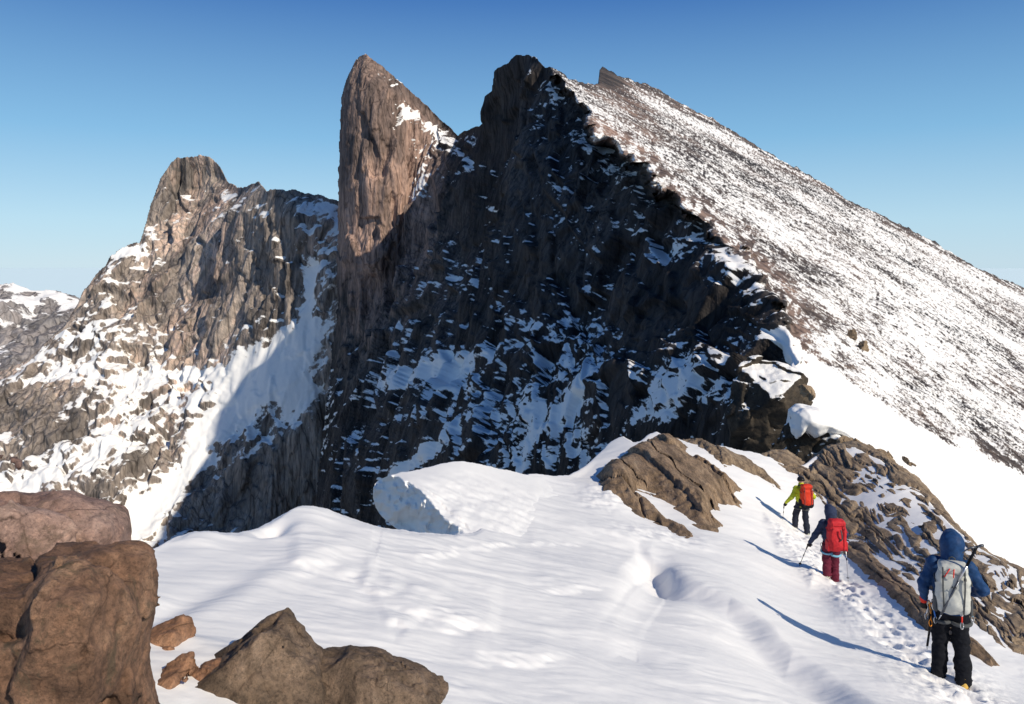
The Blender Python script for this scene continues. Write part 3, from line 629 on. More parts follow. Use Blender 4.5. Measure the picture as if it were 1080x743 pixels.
def cornice_depth(px, py):
    top_ = ctop(px, py); xx = (px-CX)/F; q = np.stack([px/16, py/16, px*0], -1)
    face = (5.05+.10*fbm(q, 701, 3)+.035*fbm(np.stack([px/7, py/12, px*0], -1), 703, 3)+.16*blob(px, py, 428, 552, 14, 7)+.05*sstep(520, 560, py))/(.5+.85*xx)
    h = np.clip(.5+.5*(top_-face)/.22, 0, 1)
    top2 = top_-.16*blob(px, py, 484, 545, 9, 12, 10)+.10*blob(px, py, 499, 540, 6, 6)+.045*fbm(q*.5, 705, 3)*sstep(396, 430, px)
    return np.where(px > 0, top2*h+face*(1-h)+.22*h*(1-h)*.5, 1)+.35*sstep(545, 590, px)
cor, _ = face_mesh('snow_cornice', np.arange(380, 640, .8), np.arange(470, 610, .8), CT, CLF, cornice_depth, M_SNOW, [(.5, .06, 'n'), (.16, .02, 'n')], 1., 71, lambda px, py, V, n, d_, c_, f_: (px*0, px*0), .5, 1.2)
tag(cor, 'snow cornice with a blue shaded broken face overhanging the drop', 'snow', kind='structure')

# --- rock ribs that stick out of the snow
M_RIB = rock_mat('brown_gneiss', [(.07, .05, .033), (.18, .125, .078), (.30, .21, .135), (.40, .30, .20)], .9, .5, .7, (2.2, .5, 1.2))
M_RIB2 = rock_mat('olive_gneiss', [(.08, .06, .04), (.20, .148, .10), (.32, .24, .16), (.43, .33, .22)], .9, .5, .7, (2.2, .5, 1.2))
def rib(name, poly, h0, seed, mat, ramp_px=14, stria_amp=.35, bias=0., tilt=.0, dirn=(.78, .62), wl=13., step=1., hole=.5, grow=0):
    po = np.array(poly, float); lo = po.min(0)-12; hi = po.max(0)+12
    px, py = np.meshgrid(np.arange(lo[0], hi[0], step), np.arange(lo[1], hi[1], step)); Y = near_tps(px, py)
    base = P(px, py, Y); base[..., 2] += near_dz(px, py, Y)*.6
    x = base[..., 0]; q = np.stack([x, Y, x*0], -1)
    wv = 9*fbm(np.stack([px/40, py/40, px*0], -1), seed+1, 3); u = px*dirn[0]+py*dirn[1]+wv*.3; v = -px*dirn[1]+py*dirn[0]+wv
    d = seg_dist(px+3*fbm(q/.5, seed+2, 3), py+3*fbm(q/.5, seed+3, 3), poly)
    sc = Y/26.
    ph = v/wl+.7*fbm(np.stack([u/70, v/14, px*0], -1), seed+4, 3); saw = ph-np.floor(ph); plate = np.floor(ph)
    hsh = np.sin(plate*12.9898+seed)*43758.5453; hsh = hsh-np.floor(hsh)
    slab = saw*.6+hsh*.6-.6-.9*np.exp(-((np.minimum(saw, 1-saw))/.07)**2)*sstep(.25, .6, hsh)
    endn = fbm(np.stack([u/30, plate*3.3, px*0], -1), seed+6, 3, .6)
    b1_, c1_ = blocks(np.stack([u/60, v/13, px*0], -1)+.25*fbm(np.stack([px/18, py/18, px*0], -1), seed+12, 2)[..., None], seed+7, 1.3); b2_, c2_ = blocks(np.stack([u/24, v/6, px*0], -1), seed+17, 1.2)
    h = h0*sstep(0, ramp_px, d)-.10*sc*(1-sstep(-3, 6, d))-sstep(0, -10, d)*.5
    h = h+sstep(-2, 10, d)*sc*(stria_amp*slab+stria_amp*hole*(endn*1.2+.55*b1_+.28*b2_-.5*(1-sstep(0, .1, c1_)))+.012*fbm(q/.25, seed+8, 4, .6)+bias)
    V = base.copy(); V[..., 2] += h; V[..., 1] -= h*tilt
    V[..., 0] += .03*fbm(q/.2, seed+9, 3)*sc; keep = d > -9
    return grid_obj(name, V, mat, keep)
r1 = rib('rock_rib', [(628, 500), (640, 486), (656, 478), (668, 470), (684, 462), (694, 457), (706, 458), (720, 464), (731, 478), (746, 484), (760, 494), (776, 506), (790, 517), (776, 520), (786, 536), (760, 532), (768, 541), (752, 541), (764, 552), (758, 559), (738, 556), (716, 540), (690, 524), (672, 519), (690, 530), (704, 545), (722, 553), (734, 562), (728, 570), (708, 564), (690, 552), (668, 540), (650, 529), (634, 518)], .40, 21, M_RIB, 18, .17, 0, 0, (.76, .65), 17., .6, .10)
tag(r1, 'tan slabby rock outcrop breaking through the snow in the middle of the ridge', 'rock outcrop')
r2 = rib('rock_rib', [(722, 462), (738, 462), (752, 468), (770, 474), (792, 484), (806, 494), (818, 506), (830, 520), (822, 520), (800, 506), (782, 498), (762, 494), (748, 482), (734, 472)], .28, 22, M_RIB2, 9, .12, 0, 0, (.8, .6), 14., .6, .12)
tag(r2, 'narrow olive brown rock rib tapering down towards the yellow jacket walker', 'rock outcrop')
r3 = rib('rock_rib', [(800, 478), (812, 474), (830, 474), (850, 488), (872, 470), (900, 464), (918, 470), (940, 484), (962, 498), (984, 520), (1006, 548), (1030, 572), (1056, 588), (1090, 604), (1160, 640), (1170, 730), (1090, 700), (1058, 686), (1030, 668), (1012, 656), (990, 650), (962, 626), (930, 606), (906, 590), (890, 566), (868, 536), (846, 514), (826, 494)], .02, 23, M_RIB2, 10, .08, .022, 0, (.80, .60), 15., .65, 1.1)
tag(r3, 'long brown rock band mottled with snow running down the right side past the climbers', 'rock outcrop')
r4 = rib('rock_rib', [(862, 556), (880, 562), (900, 576), (926, 592), (950, 610), (972, 632), (1000, 652), (1030, 676), (1060, 700), (1046, 700), (1010, 682), (982, 668), (958, 652), (934, 630), (908, 606), (884, 582), (866, 566)], .14, 24, M_RIB, 7, .07, .02, 0, (.76, .65), 9., .65, .4)
tag(r4, 'smooth long tan slab showing behind the grey backpack climber along the snow edge', 'rock outcrop')

# --- the shadowed rock step below the saddle
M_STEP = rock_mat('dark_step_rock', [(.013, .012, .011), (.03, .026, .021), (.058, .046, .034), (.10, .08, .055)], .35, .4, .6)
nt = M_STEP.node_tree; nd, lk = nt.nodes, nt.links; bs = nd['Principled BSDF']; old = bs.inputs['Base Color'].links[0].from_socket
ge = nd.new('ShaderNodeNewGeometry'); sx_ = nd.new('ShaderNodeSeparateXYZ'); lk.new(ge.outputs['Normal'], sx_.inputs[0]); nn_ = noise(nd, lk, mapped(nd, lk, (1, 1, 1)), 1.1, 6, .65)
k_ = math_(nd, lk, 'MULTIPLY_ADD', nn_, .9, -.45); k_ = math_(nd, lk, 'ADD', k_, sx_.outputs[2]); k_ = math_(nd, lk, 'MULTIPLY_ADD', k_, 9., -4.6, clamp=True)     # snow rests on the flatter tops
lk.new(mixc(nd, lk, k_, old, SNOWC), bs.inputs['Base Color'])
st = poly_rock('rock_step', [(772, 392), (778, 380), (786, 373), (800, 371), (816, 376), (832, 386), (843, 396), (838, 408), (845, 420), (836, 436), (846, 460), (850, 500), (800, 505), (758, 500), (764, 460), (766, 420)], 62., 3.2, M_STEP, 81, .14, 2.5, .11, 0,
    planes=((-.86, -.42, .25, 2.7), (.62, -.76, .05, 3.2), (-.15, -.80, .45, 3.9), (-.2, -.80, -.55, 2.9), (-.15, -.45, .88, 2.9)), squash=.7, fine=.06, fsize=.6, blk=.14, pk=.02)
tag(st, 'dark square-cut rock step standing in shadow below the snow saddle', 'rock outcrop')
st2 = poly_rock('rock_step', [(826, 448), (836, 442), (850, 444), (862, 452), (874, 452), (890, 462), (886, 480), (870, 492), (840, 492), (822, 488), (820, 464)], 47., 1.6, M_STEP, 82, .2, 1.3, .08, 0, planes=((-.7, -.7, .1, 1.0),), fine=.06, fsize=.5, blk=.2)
tag(st2, 'lower dark rock step topped with snow just beyond the brown rock band', 'rock outcrop')
def snow_cap(name, outline, Y, thick, seed, label):
    o = poly_rock(name, outline, Y, thick, M_SNOW, seed, .10, 1.0, Y*.0016, fine=.03, fsize=.4, squash=.8, chamfer=.7); tag(o, label, 'snow', kind='structure'); return o
snow_cap('snow_drift', [(828, 430), (836, 424), (852, 426), (868, 436), (884, 448), (896, 458), (888, 464), (872, 452), (858, 450), (846, 456), (838, 448), (830, 456), (826, 446)], 47.5, 1.6, 92, 'snow drift draped over the lower dark rock step')

# --- boulders
M_PINK = rock_mat('pink_granite', [(.12, .072, .06), (.27, .172, .14), (.40, .268, .22), (.53, .385, .315)], 1.6, .65, .8, None, (.17, .12, .085))
M_BROWN = rock_mat('brown_granite', [(.07, .042, .028), (.17, .097, .062), (.29, .168, .107), (.41, .26, .17)], 1.8, .7, 1., None, (.085, .075, .048))
M_GREY = rock_mat('grey_brown_granite', [(.058, .042, .03), (.13, .092, .064), (.22, .156, .11), (.33, .24, .175)], 2., .9, 1., None, (.24, .165, .11))
M_TAN = rock_mat('orange_granite', [(.10, .052, .03), (.21, .112, .064), (.30, .165, .098), (.40, .24, .155)], 2.2, .6, .6)
b1 = poly_rock('boulder', [(-160, 520), (-60, 512), (0, 512), (40, 513), (78, 512), (92, 519), (110, 522), (128, 529), (136, 538), (141, 548), (140, 568), (144, 590), (142, 640), (120, 700), (-160, 700)], 3.9, .5, M_PINK, 31, .03, .5, .015, 0, planes=((.55, -.8, .12, .50), (-.1, -.9, .5, .62)), fine=.016, fsize=.08, blk=.06)
tag(b1, 'pinkish granite boulder, flat topped, behind the big brown boulder at the left edge', 'boulder')
b2 = poly_rock('boulder', [(-160, 610), (0, 602), (40, 596), (70, 598), (90, 600), (104, 602), (120, 596), (140, 587), (152, 584), (162, 588), (165, 602), (172, 622), (171, 650), (168, 680), (168, 700), (174, 728), (178, 760), (178, 860), (-160, 860)], 3.1, .45, M_BROWN, 32, .028, .45, .013, .0, planes=((.75, -.6, .1, .56), (-.1, -.85, .6, .56), (.2, -.9, -.1, .56)), fine=.02, fsize=.07, blk=.06)
tag(b2, 'largest reddish brown boulder filling the lower left corner', 'boulder')
b3 = poly_rock('boulder', [(150, 678), (160, 664), (172, 655), (184, 650), (200, 646), (206, 650), (208, 660), (209, 674), (190, 680), (160, 682)], 4.25, .15, M_TAN, 33, .012, .2, .009, fine=.008, fsize=.05, blk=.02)
tag(b3, 'small tan boulder half buried in snow just right of the big brown boulder', 'boulder')
b4 = poly_rock('boulder', [(198, 790), (206, 752), (222, 736), (212, 734), (222, 716), (226, 704), (214, 697), (232, 684), (258, 668), (276, 652), (290, 643), (302, 637), (312, 642), (320, 652), (327, 664), (334, 675), (343, 681), (348, 700), (350, 740), (352, 790)], 4.05, .36, M_GREY, 34, .018, .4, .010, 0, planes=((-.72, -.45, .55, .50), (.62, -.7, .42, .40), (.05, -.9, .42, .44)), fine=.014, fsize=.06, blk=.018, chamfer=.45)
tag(b4, 'pointed grey brown boulder with a dark left facet in the snow at the bottom', 'boulder')
b5 = poly_rock('boulder', [(324, 690), (336, 683), (346, 680), (368, 679), (390, 680), (406, 683), (424, 692), (446, 702), (458, 710), (469, 718), (462, 724), (448, 728), (430, 732), (414, 742), (406, 756), (398, 790), (320, 790), (320, 740)], 4.15, .34, M_GREY, 35, .018, .35, .010, 0, planes=((.45, -.78, .5, .38), (-.1, -.85, .55, .38)), fine=.014, fsize=.06, blk=.02, chamfer=.45)
tag(b5, 'low wedge shaped grey brown boulder tapering right, beside the pointed one', 'boulder')
b6 = poly_rock('boulder', [(158, 720), (172, 706), (190, 694), (204, 690), (206, 700), (200, 716), (190, 728), (172, 730), (160, 728)], 3.75, .14, M_TAN, 36, .01, .16, .008, fine=.006, fsize=.04, blk=.015)
tag(b6, 'angular orange stone leaning between the big boulder and the pointed boulder', 'boulder')
b7 = poly_rock('boulder', [(200, 714), (206, 704), (216, 697), (232, 692), (244, 696), (248, 701), (238, 708), (224, 712), (210, 716)], 3.85, .12, M_TAN, 37, .01, .14, .007, fine=.006, fsize=.04, blk=.012)
tag(b7, 'small rounded orange stone resting against the pointed grey boulder', 'boulder')

# --- loose boulders along the crest and beside the saddle
def loose_boulder(px, py, rx, ry, Y, mat, seed, label, ang=0):
    g = np.random.RandomState(seed); n = 9; o = []
    for k in range(n):
        t = 2*math.pi*(k+.6*g.rand())/n; r = .75+.5*g.rand(); x, y = rx*r*math.cos(t), ry*r*math.sin(t); a = math.radians(ang)
        o.append((px+x*math.cos(a)-y*math.sin(a), py+x*math.sin(a)+y*math.cos(a)))
    R_ = rx*Y/F; ob = poly_rock('boulder', o, Y, R_*.8, mat, seed, R_*.05, R_, max(R_*.045, .02), planes=tuple((*(g.randn(3)*np.array([1, .8, .7])-np.array([0, .9, -.4])), R_*(.45+.25*g.rand())) for _ in range(3)), fine=R_*.03, fsize=R_*.25, blk=R_*.10)
    tag(ob, label, 'boulder'); return ob
md = lambda px, py: float(main_depth(np.array([float(px)]), np.array([float(py)]))[0]) if 'main_depth' in globals() else 80.
nd_ = lambda px, py: float(near_tps(np.array([float(px)]), np.array([float(py)]))[0])
for k, (px, py, rx, ry, Y, mt, ang, lb) in enumerate((
    (850, 412, 9, 9, 56, M_RIB2, 20, 'small squarish boulder sitting on the saddle snow right beside the dark rock step'),
    (864, 448, 7, 7, 47, M_RIB2, 0, 'small brown boulder on top of the lower dark rock step'),
    (880, 458, 6, 5, 46, M_RIB, 30, 'tiny tan boulder half sunk in snow above the lower dark rock step'),
    (897, 470, 14, 10, 41, M_RIB2, 25, 'rounded olive boulder at the upper end of the long brown rock band'),
    (928, 482, 15, 9, 37, M_RIB2, 28, 'smooth oval boulder at the top edge of the rock band against the saddle snow'),
    (957, 488, 8, 2.2, 46, M_RIB2, 40, 'thin brown stone lying alone on the white saddle snow'),
    (897, 354, 5, 8, None, M_RIB2, 15, 'upright pointed brown boulder in the rock strip across the snow slope'),
    (910, 366, 9, 4, None, M_RIB2, 35, 'flat brown boulder just below the upright pointed one on the snow slope'))):
    loose_boulder(px, py, rx, ry, Y if Y else md(px, py+3)*.995, mt, 200+k, lb, ang)
# ------------------------------------------------------------------ climbers
from mathutils.bvhtree import BVHTree
def bvh_of(o):
    me = o.data; co_ = np.empty(len(me.vertices)*3, F4); me.vertices.foreach_get('co', co_)
    return BVHTree.FromPolygons([tuple(v) for v in co_.reshape(-1, 3)], [tuple(p.vertices) for p in me.polygons])
_sv = np.empty(len(sn.data.vertices)*3, F4); sn.data.vertices.foreach_get('co', _sv); _sv = _sv.reshape(-1, 3)
def ground_z(x, y):
    d = (_sv[:, 0]-x)**2+(_sv[:, 1]-y)**2; k = np.argsort(d)[:6]; w_ = 1/(d[k]+1e-4); return float((_sv[k, 2]*w_).sum()/w_.sum())
M_SKIN = plain_mat('skin', (.55, .36, .27), .5, 0, .08)
M_BLUE = plain_mat('blue_shell_fabric', (.014, .048, .135), .6, 0, .25, 25, .3); M_NAVY = plain_mat('navy_fleece', (.03, .042, .085), .8, 0, .25, 30, .3)
M_LIME = plain_mat('lime_shell_fabric', (.46, .52, .035), .6, 0, .15, 20, .3); M_BLACK = plain_mat('black_softshell', (.008, .009, .013), .9, 0, .3, 25, .3)
M_MAROON = plain_mat('maroon_softshell', (.115, .016, .034), .75, 0, .2, 25, .3); M_DKBLUE = plain_mat('dark_navy_softshell', (.016, .02, .035), .75, 0, .3, 25, .3)
M_GREYP = plain_mat('grey_pack_cloth', (.47, .48, .45), .7, 0, .1, 18, .3); M_DKGREY = plain_mat('dark_grey_webbing', (.07, .075, .08), .7)
M_RED = plain_mat('red_pack_cloth', (.50, .028, .035), .6, 0, .15, 22, .3); M_ORANGE = plain_mat('orange_red_pack_cloth', (.58, .045, .02), .6, 0, .12, 22, .3)
M_REDW = plain_mat('red_webbing', (.65, .04, .025), .6); M_LBLUE = plain_mat('light_blue_webbing', (.20, .46, .62), .6); M_GLOVE = plain_mat('black_glove_leather', (.016, .015, .017), .6)
M_BOOT = plain_mat('yellow_boot_leather', (.62, .40, .10), .6, 0, .2); M_STEEL = plain_mat('brushed_steel', (.45, .46, .48), .35, .9); M_ALU = plain_mat('anodised_pole', (.10, .11, .13), .35, .7)
M_SILVER = plain_mat('silver_pole', (.55, .56, .58), .35, .8); M_OR = plain_mat('orange_anodised', (.70, .25, .03), .4, .4); M_BL = plain_mat('blue_anodised', (.05, .16, .50), .4, .4); M_WHITE = plain_mat('white_sling', (.7, .7, .7), .7); M_HELM = plain_mat('black_helmet_shell', (.015, .015, .017), .25)
M_GRBOOT = plain_mat('pale_boot_leather', (.40, .42, .36), .6); M_LOGO = plain_mat('dark_print', (.02, .02, .02), .7)
A3 = lambda *v: np.array(v, float)
def unit(v): return v/np.linalg.norm(v)
def hand(S, wrist, fd, pd, grow=0., sc=1.):
    """palm, four unequal bent fingers curling towards pd and a thumb leaving the palm's side"""
    fd = unit(A3(*fd)); pd = unit(A3(*pd)-fd*np.dot(pd, fd)); td = np.cross(fd, pd); w_ = A3(*wrist)
    S.cap(w_, w_+fd*.085*sc, .026*sc+grow, .030*sc+grow, .015); S.cap(w_+fd*.05*sc+td*.02*sc, w_+fd*.085*sc-td*.024*sc, .024*sc+grow, .022*sc+grow, .015)
    for i, (ln, o) in enumerate(((.078, .030), (.088, .011), (.082, -.009), (.064, -.028))):
        a = w_+fd*.088*sc+td*o*sc; b = a+(fd*.55+pd*.55)*ln*.5*sc; c = b+(pd*.85-fd*.15)*ln*.36*sc; e = c+(-fd*.75+pd*.1)*ln*.3*sc
        S.chain([a, b, c, e], [r*sc+grow*.6 for r in (.0105, .010, .0095, .0085)], .006)
    a = w_+fd*.035*sc+td*.026*sc; b = a+(fd*.5+td*.6+pd*.4)*.042*sc; c = b+(fd*.3+pd*.9-td*.1)*.034*sc
    S.chain([a, b, c], [r*sc+grow*.6 for r in (.013, .0115, .0105)], .008)
def lerp(a, b, t): return A3(*a)*(1-t)+A3(*b)*t
def fold(amp, s=(9, 9, 22), seed=0):
    return lambda X, G: G+amp*fbm(X*np.array(s), seed, 3, .55)
def climber(label, px, py, height_px, turn, J, mats, group='roped climbers descending the snow ridge'):
    base = near_point(px, py)[0]; Y = base[1]; sc = height_px/F*Y/1.80
    root = empty('person', base, turn, sc); tag(root, label, 'person', group)
    R = Matrix.Rotation(turn, 3, 'Z')
    def gz(x, y):
        p = Vector(base)+R@Vector((x, y, 0))*sc; return (ground_z(p.x, p.y)-base[2])/sc
    feet = []
    for (fx, fy) in J['feet']: feet.append(A3(fx, fy, gz(fx, fy)-.03))
    hips = [A3(-.095, J.get('hip_y', 0), .90), A3(.095, J.get('hip_y', 0), .90)]
    ank = [f+A3(0, 0, .10) for f in feet]; kn = []
    for h, a, kf in zip(hips, ank, J.get('knee_f', (.05, .05))):
        m_ = (h+a)/2; kn.append(m_+A3((a[0]-h[0])*.05, kf, 0))
    sho = [A3(-.19, J.get('sh_y', .02), 1.40), A3(.19, J.get('sh_y', .02), 1.40)]; elb = [A3(*e) for e in J['elbows']]; wri = [A3(*e) for e in J['wrists']]
    hd = A3(*J.get('head', (0, .07, 1.62)))
    # body: one continuous figure
    B = Sdf(.014, .03)
    B.chain([(0, hips[0][1], .90), (0, .0, 1.12), (0, sho[0][1], 1.34)], [.125, .115, .135]); B.cap(sho[0], sho[1], .06)
    B.cap((0, sho[0][1], 1.38), hd-A3(0, .01, .09), .058, .052); B.ell(hd, (.075, .095, .115)); B.ell(hd+A3(0, .05, -.06), (.052, .055, .06)); B.cap(hd+A3(0, .085, .0), hd+A3(0, .115, -.028), .011, .016, .01)
    for s_ in (-1, 1): B.ell(hd+A3(s_*.076, -.005, -.01), (.012, .022, .034), None, .01)
    B.cap(hd+A3(-.02, .095, -.062), hd+A3(.02, .095, -.062), .008, .008, .008)
    for i in (0, 1):
        B.chain([hips[i], kn[i], ank[i], feet[i]+A3(0, .0, .05)], [.085, .055, .042, .04]); B.cap(feet[i]+A3(0, -.04, .04), feet[i]+A3(0, .15, .03), .04, .03)
        B.chain([sho[i], elb[i], wri[i]], [.055, .042, .03]); hand(B, wri[i], J['hand_f'][i], J['hand_p'][i])
    B.mesh('body', mats['skin'] if 'skin' in mats else M_SKIN, root)
    # trousers
    T = Sdf(.013, .045); T.ell((0, hips[0][1], .90), (.175, .135, .13)); T.cap((0, hips[0][1], .95), (0, 0, 1.02), .14, .13)
    for i in (0, 1):
        T.chain([hips[i]+A3(0, 0, -.02), kn[i], lerp(kn[i], ank[i], .6), ank[i]+A3(0, -.01, -.035)], [.115, .092, .088, .092]); 
    T.mesh('trousers', mats['trousers'], root, fold(.019, (8, 8, 17), 3))
    # jacket with sleeves
    K = Sdf(.013, .04); bl = J.get('hem', .86)
    K.chain([(0, hips[0][1]-.005, bl), (0, 0, 1.10), (0, sho[0][1], 1.33)], [.165, .155, .17]); K.cap(sho[0]-A3(0, 0, .01), sho[1]-A3(0, 0, .01), .085); K.cap((0, sho[0][1]+.01, 1.38), hd-A3(0, .01, .11), .09, .075)
    K.ell((-.07, 0, 1.15), (.15, .13, .25)); K.ell((.07, 0, 1.15), (.15, .13, .25))
    for i in (0, 1): K.chain([sho[i], elb[i], lerp(elb[i], wri[i], .93)], [.082, .066, .05])
    def cut(X, G): return np.maximum(G+.017*fbm(X*np.array((8, 8, 15)), 5, 3, .55), bl-.03-X[..., 2]-(np.abs(X[..., 0]) > .24)*1.)
    K.mesh('jacket', mats['jacket'], root, cut)
    for i in (0, 1):
        if J.get('cuff'):
            c_ = Sdf(.008, .01); c_.cap(lerp(elb[i], wri[i], .84), lerp(elb[i], wri[i], 1.02), .050, .046); c_.mesh('cuff', J['cuff'], root)
        g = Sdf(.0075, .008); hand(g, wri[i], J['hand_f'][i], J['hand_p'][i], .006); g.cap(lerp(elb[i], wri[i], .9), wri[i], .042, .034); g.mesh('glove', mats['glove'], root)
        f = Sdf(.011, .02); a = feet[i]
        f.cap(a+A3(0, -.05, .05), a+A3(0, .14, .045), .052, .042); f.cap(a+A3(0, -.055, .03), a+A3(0, .17, .028), .042, .034); f.cap(a+A3(0, -.03, .06), ank[i]+A3(0, -.01, .08), .055, .062)
        bo = f.mesh('boot', mats['boot'], root)
        so_ = Sdf(.01, .01); so_.box(a+A3(0, .05, -.002), (.045, .15, .012), .008); so_.mesh('boot_sole', M_GLOVE, bo)
        cr = Sdf(.008, .006); cr.box(a+A3(0, .05, -.016), (.042, .14, .004), .003)
        for yy in (-.07, .0, .07, .14, .19):
            for s_ in (-1, 1): cr.cap(a+A3(s_*.036, yy, -.016), a+A3(s_*.04, yy+.012, -.05), .007, .004)
        cr.cap(a+A3(-.05, -.04, .05), a+A3(.05, -.04, .05), .008); cr.cap(a+A3(-.045, .10, .07), a+A3(.045, .10, .07), .008); cr.mesh('crampon', M_STEEL, bo)
    # head cover
    H = Sdf(.012, .03)
    if mats.get('helmet'):
        H.ell(hd+A3(0, -.005, .035), (.118, .135, .115)); H.mesh('helmet', mats['helmet'], root, lambda X, G: np.maximum(G, hd[2]-.01-X[..., 2]-.25*(X[..., 1]-hd[1])))
        H = Sdf(.012, .03); H.cap(hd+A3(0, -.03, -.10), hd+A3(0, .02, -.12), .085, .08); H.mesh('collar', mats['jacket'], root)
    else:
        hs = J.get('hood', 1.); H.ell(hd+A3(0, .0, .03), (.135*hs, .15*hs, .15*hs)); H.cap(hd+A3(0, -.02, .0), (0, sho[0][1]-.03, 1.40), .125*hs, .12); H.cap(hd+A3(0, .06, .05), hd+A3(0, .12, .08), .115*hs, .10)
        def face(X, G):
            o_ = np.linalg.norm((X-(hd+A3(0, .16, -.02)))/np.array([.085, .16, .11]), axis=-1); return np.maximum(G+.008*fbm(X*12, 8, 3), (1-o_)*.08)
        H.mesh('hood', mats.get('hood', mats['jacket']), root, face)
    # harness
    hm = mats.get('harness', M_DKGREY); hy = hips[0][1]
    ha = tube('harness', ring_pts((0, hy, .965), (1, 0, 0), (0, 1, 0), .182, .152, 28), .020, hm, root)
    for i in (0, 1):
        c = lerp(hips[i], kn[i], J.get('loop_t', .42)); tube('leg_loop', ring_pts(c, (1, 0, 0), (0, 1, .15), .118, .118, 22), .024, mats.get('loop', hm), ha)
    for s_ in (-1, 1):
        tube('gear_loop', [(s_*.17, hy-.05, .955), (s_*.21, hy-.07, .92), (s_*.215, hy-.02, .905), (s_*.21, hy+.04, .92), (s_*.17, hy+.05, .955)], .006, hm, ha)
    return root, base, R, sc, wri
def to_world(base, R, sc, p): return Vector(base)+R@Vector(p)*sc
def pack(label, base, R, turn, sc, c, half, cloth, accent, lower=None, taper=.85, roll=None):
    root = empty('backpack', to_world(base, R, sc, (c[0], c[1], c[2]-half[2])), turn, sc); tag(root, label, 'backpack', 'backpacks on the climbers')
    h = half; z0 = h[2]
    S = Sdf(.012, .05); S.box((0, 0, z0*.85), (h[0], h[1], z0*.80), .075); S.box((0, .0, z0*1.35), (h[0]*taper, h[1]*.9, z0*.55), .07); S.ell((0, -.03, z0*.6), (h[0]*.92, h[1]*1.15, z0*.55))
    S.mesh('pack_body', cloth, root, fold(.014, (8, 8, 9), 12))
    L = Sdf(.012, .03); L.box((0, -.01, z0*1.93), (h[0]*taper*.98, h[1]*1.0, z0*.20), .05); L.ell((0, -.02, z0*2.0), (h[0]*.72, h[1]*.85, z0*.2))
    L.mesh('lid', accent.get('lid', cloth), root, fold(.010, (11, 11, 11), 14))
    if lower:
        W = Sdf(.012, .03); W.box((0, .0, z0*.16), (h[0]*1.02, h[1]*1.08, z0*.27), .07); W.mesh('base_panel', lower, root, fold(.006))
    for s_ in (-1, 1):
        x = s_*h[0]*.62; y = -h[1]*1.12
        tube('compression_strap', [(x, y*.9, z0*2.02), (x, y*1.06, z0*1.7), (x*1.0, y*1.12, z0*1.2), (x*.95, y*1.14, z0*.7), (x*.9, y*.95, z0*.16)], .009, accent['strap'], root)
        tube('side_strap', [(s_*h[0]*1.02, -h[1]*.9, z0*1.35), (s_*h[0]*1.05, 0, z0*1.40), (s_*h[0]*1.0, h[1]*.9, z0*1.45)], .008, accent['strap'], root)
        tube('shoulder_strap', [(s_*.09, h[1]*.8, z0*1.75), (s_*.115, h[1]+.04, z0*1.9), (s_*.14, h[1]+.17, z0*1.8), (s_*.155, h[1]+.285, z0*1.35), (s_*.17, h[1]+.24, z0*.9), (s_*.185, h[1]+.1, z0*.45), (s_*.16, h[1]*.8, z0*.3)], .020, M_DKGREY, root)
        P_ = Sdf(.012, .02); P_.box((s_*h[0]*1.0, .0, z0*.38), (.022, h[1]*.75, z0*.34), .02); P_.mesh('side_pocket', accent.get('pocket', M_DKGREY), root)
    tube('haul_loop', [(-.035, h[1]*.6, z0*2.06), (-.03, h[1]*.6, z0*2.22), (0, h[1]*.6, z0*2.27), (.03, h[1]*.6, z0*2.22), (.035, h[1]*.6, z0*2.06)], .008, accent.get('loop', accent['strap']), root)
    for s_ in (-1, 1): Sdf(.008, .01).box((s_*h[0]*.62, -h[1]*1.16, z0*1.62), (.018, .008, .022), .005).mesh('buckle', M_GLOVE, root)
    return root, z0
def pole(label, top, tip, mat, group='trekking poles'):
    top, tip = Vector(top), Vector(tip); d = (tip-top); L = d.length; d.normalize()
    root = empty('trekking_pole', tip); tag(root, label, 'trekking pole', group); T = lambda t: tuple((top+d*t)-tip)
    tube('shaft', [T(.10), T(L*.5), T(L-.02)], .0085, mat, root, 8, .0065)
    tube('grip', [T(-.03), T(-.01), T(.04), T(.12), T(.16)], .016, M_GLOVE, root, 8, .013)
    tube('clamp', [T(L*.45), T(L*.45+.05)], .013, M_GLOVE, root); tube('basket', [T(L-.10), T(L-.09)], .032, M_GLOVE, root, 12); tube('tip', [T(L-.02), T(L+.04)], .005, M_STEEL, root, 6, .003)
    a = d.orthogonal(); tube('wrist_strap', [tuple((top+d*t-tip)+a*o) for t, o in ((0, .012), (.02, .04), (.08, .05), (.13, .03), (.12, .015))], .005, M_DKGREY, root, 6)
    return root
def quickdraw(label, at, mat, mat2, ln=.13, sw=(0, 0), cat='quickdraw', group='gear hanging from the harness'):
    root = empty('quickdraw', at); tag(root, label, cat, group)
    def biner(z, x, y, m_, r=(.022, .042)):
        tube('carabiner', ring_pts((x, y, z), (1, .25, 0), (0, .1, 1), r[0], r[1], 12), .0065, m_, root, 6)
    biner(-.045, 0, 0, mat2); tube('sling', [(0, 0, -.08), (sw[0]*.5, sw[1]*.5, -.08-ln*.5), (sw[0], sw[1], -.08-ln)], .010, mat, root, 6); biner(-.115-ln, sw[0], sw[1], mat2)
    return root
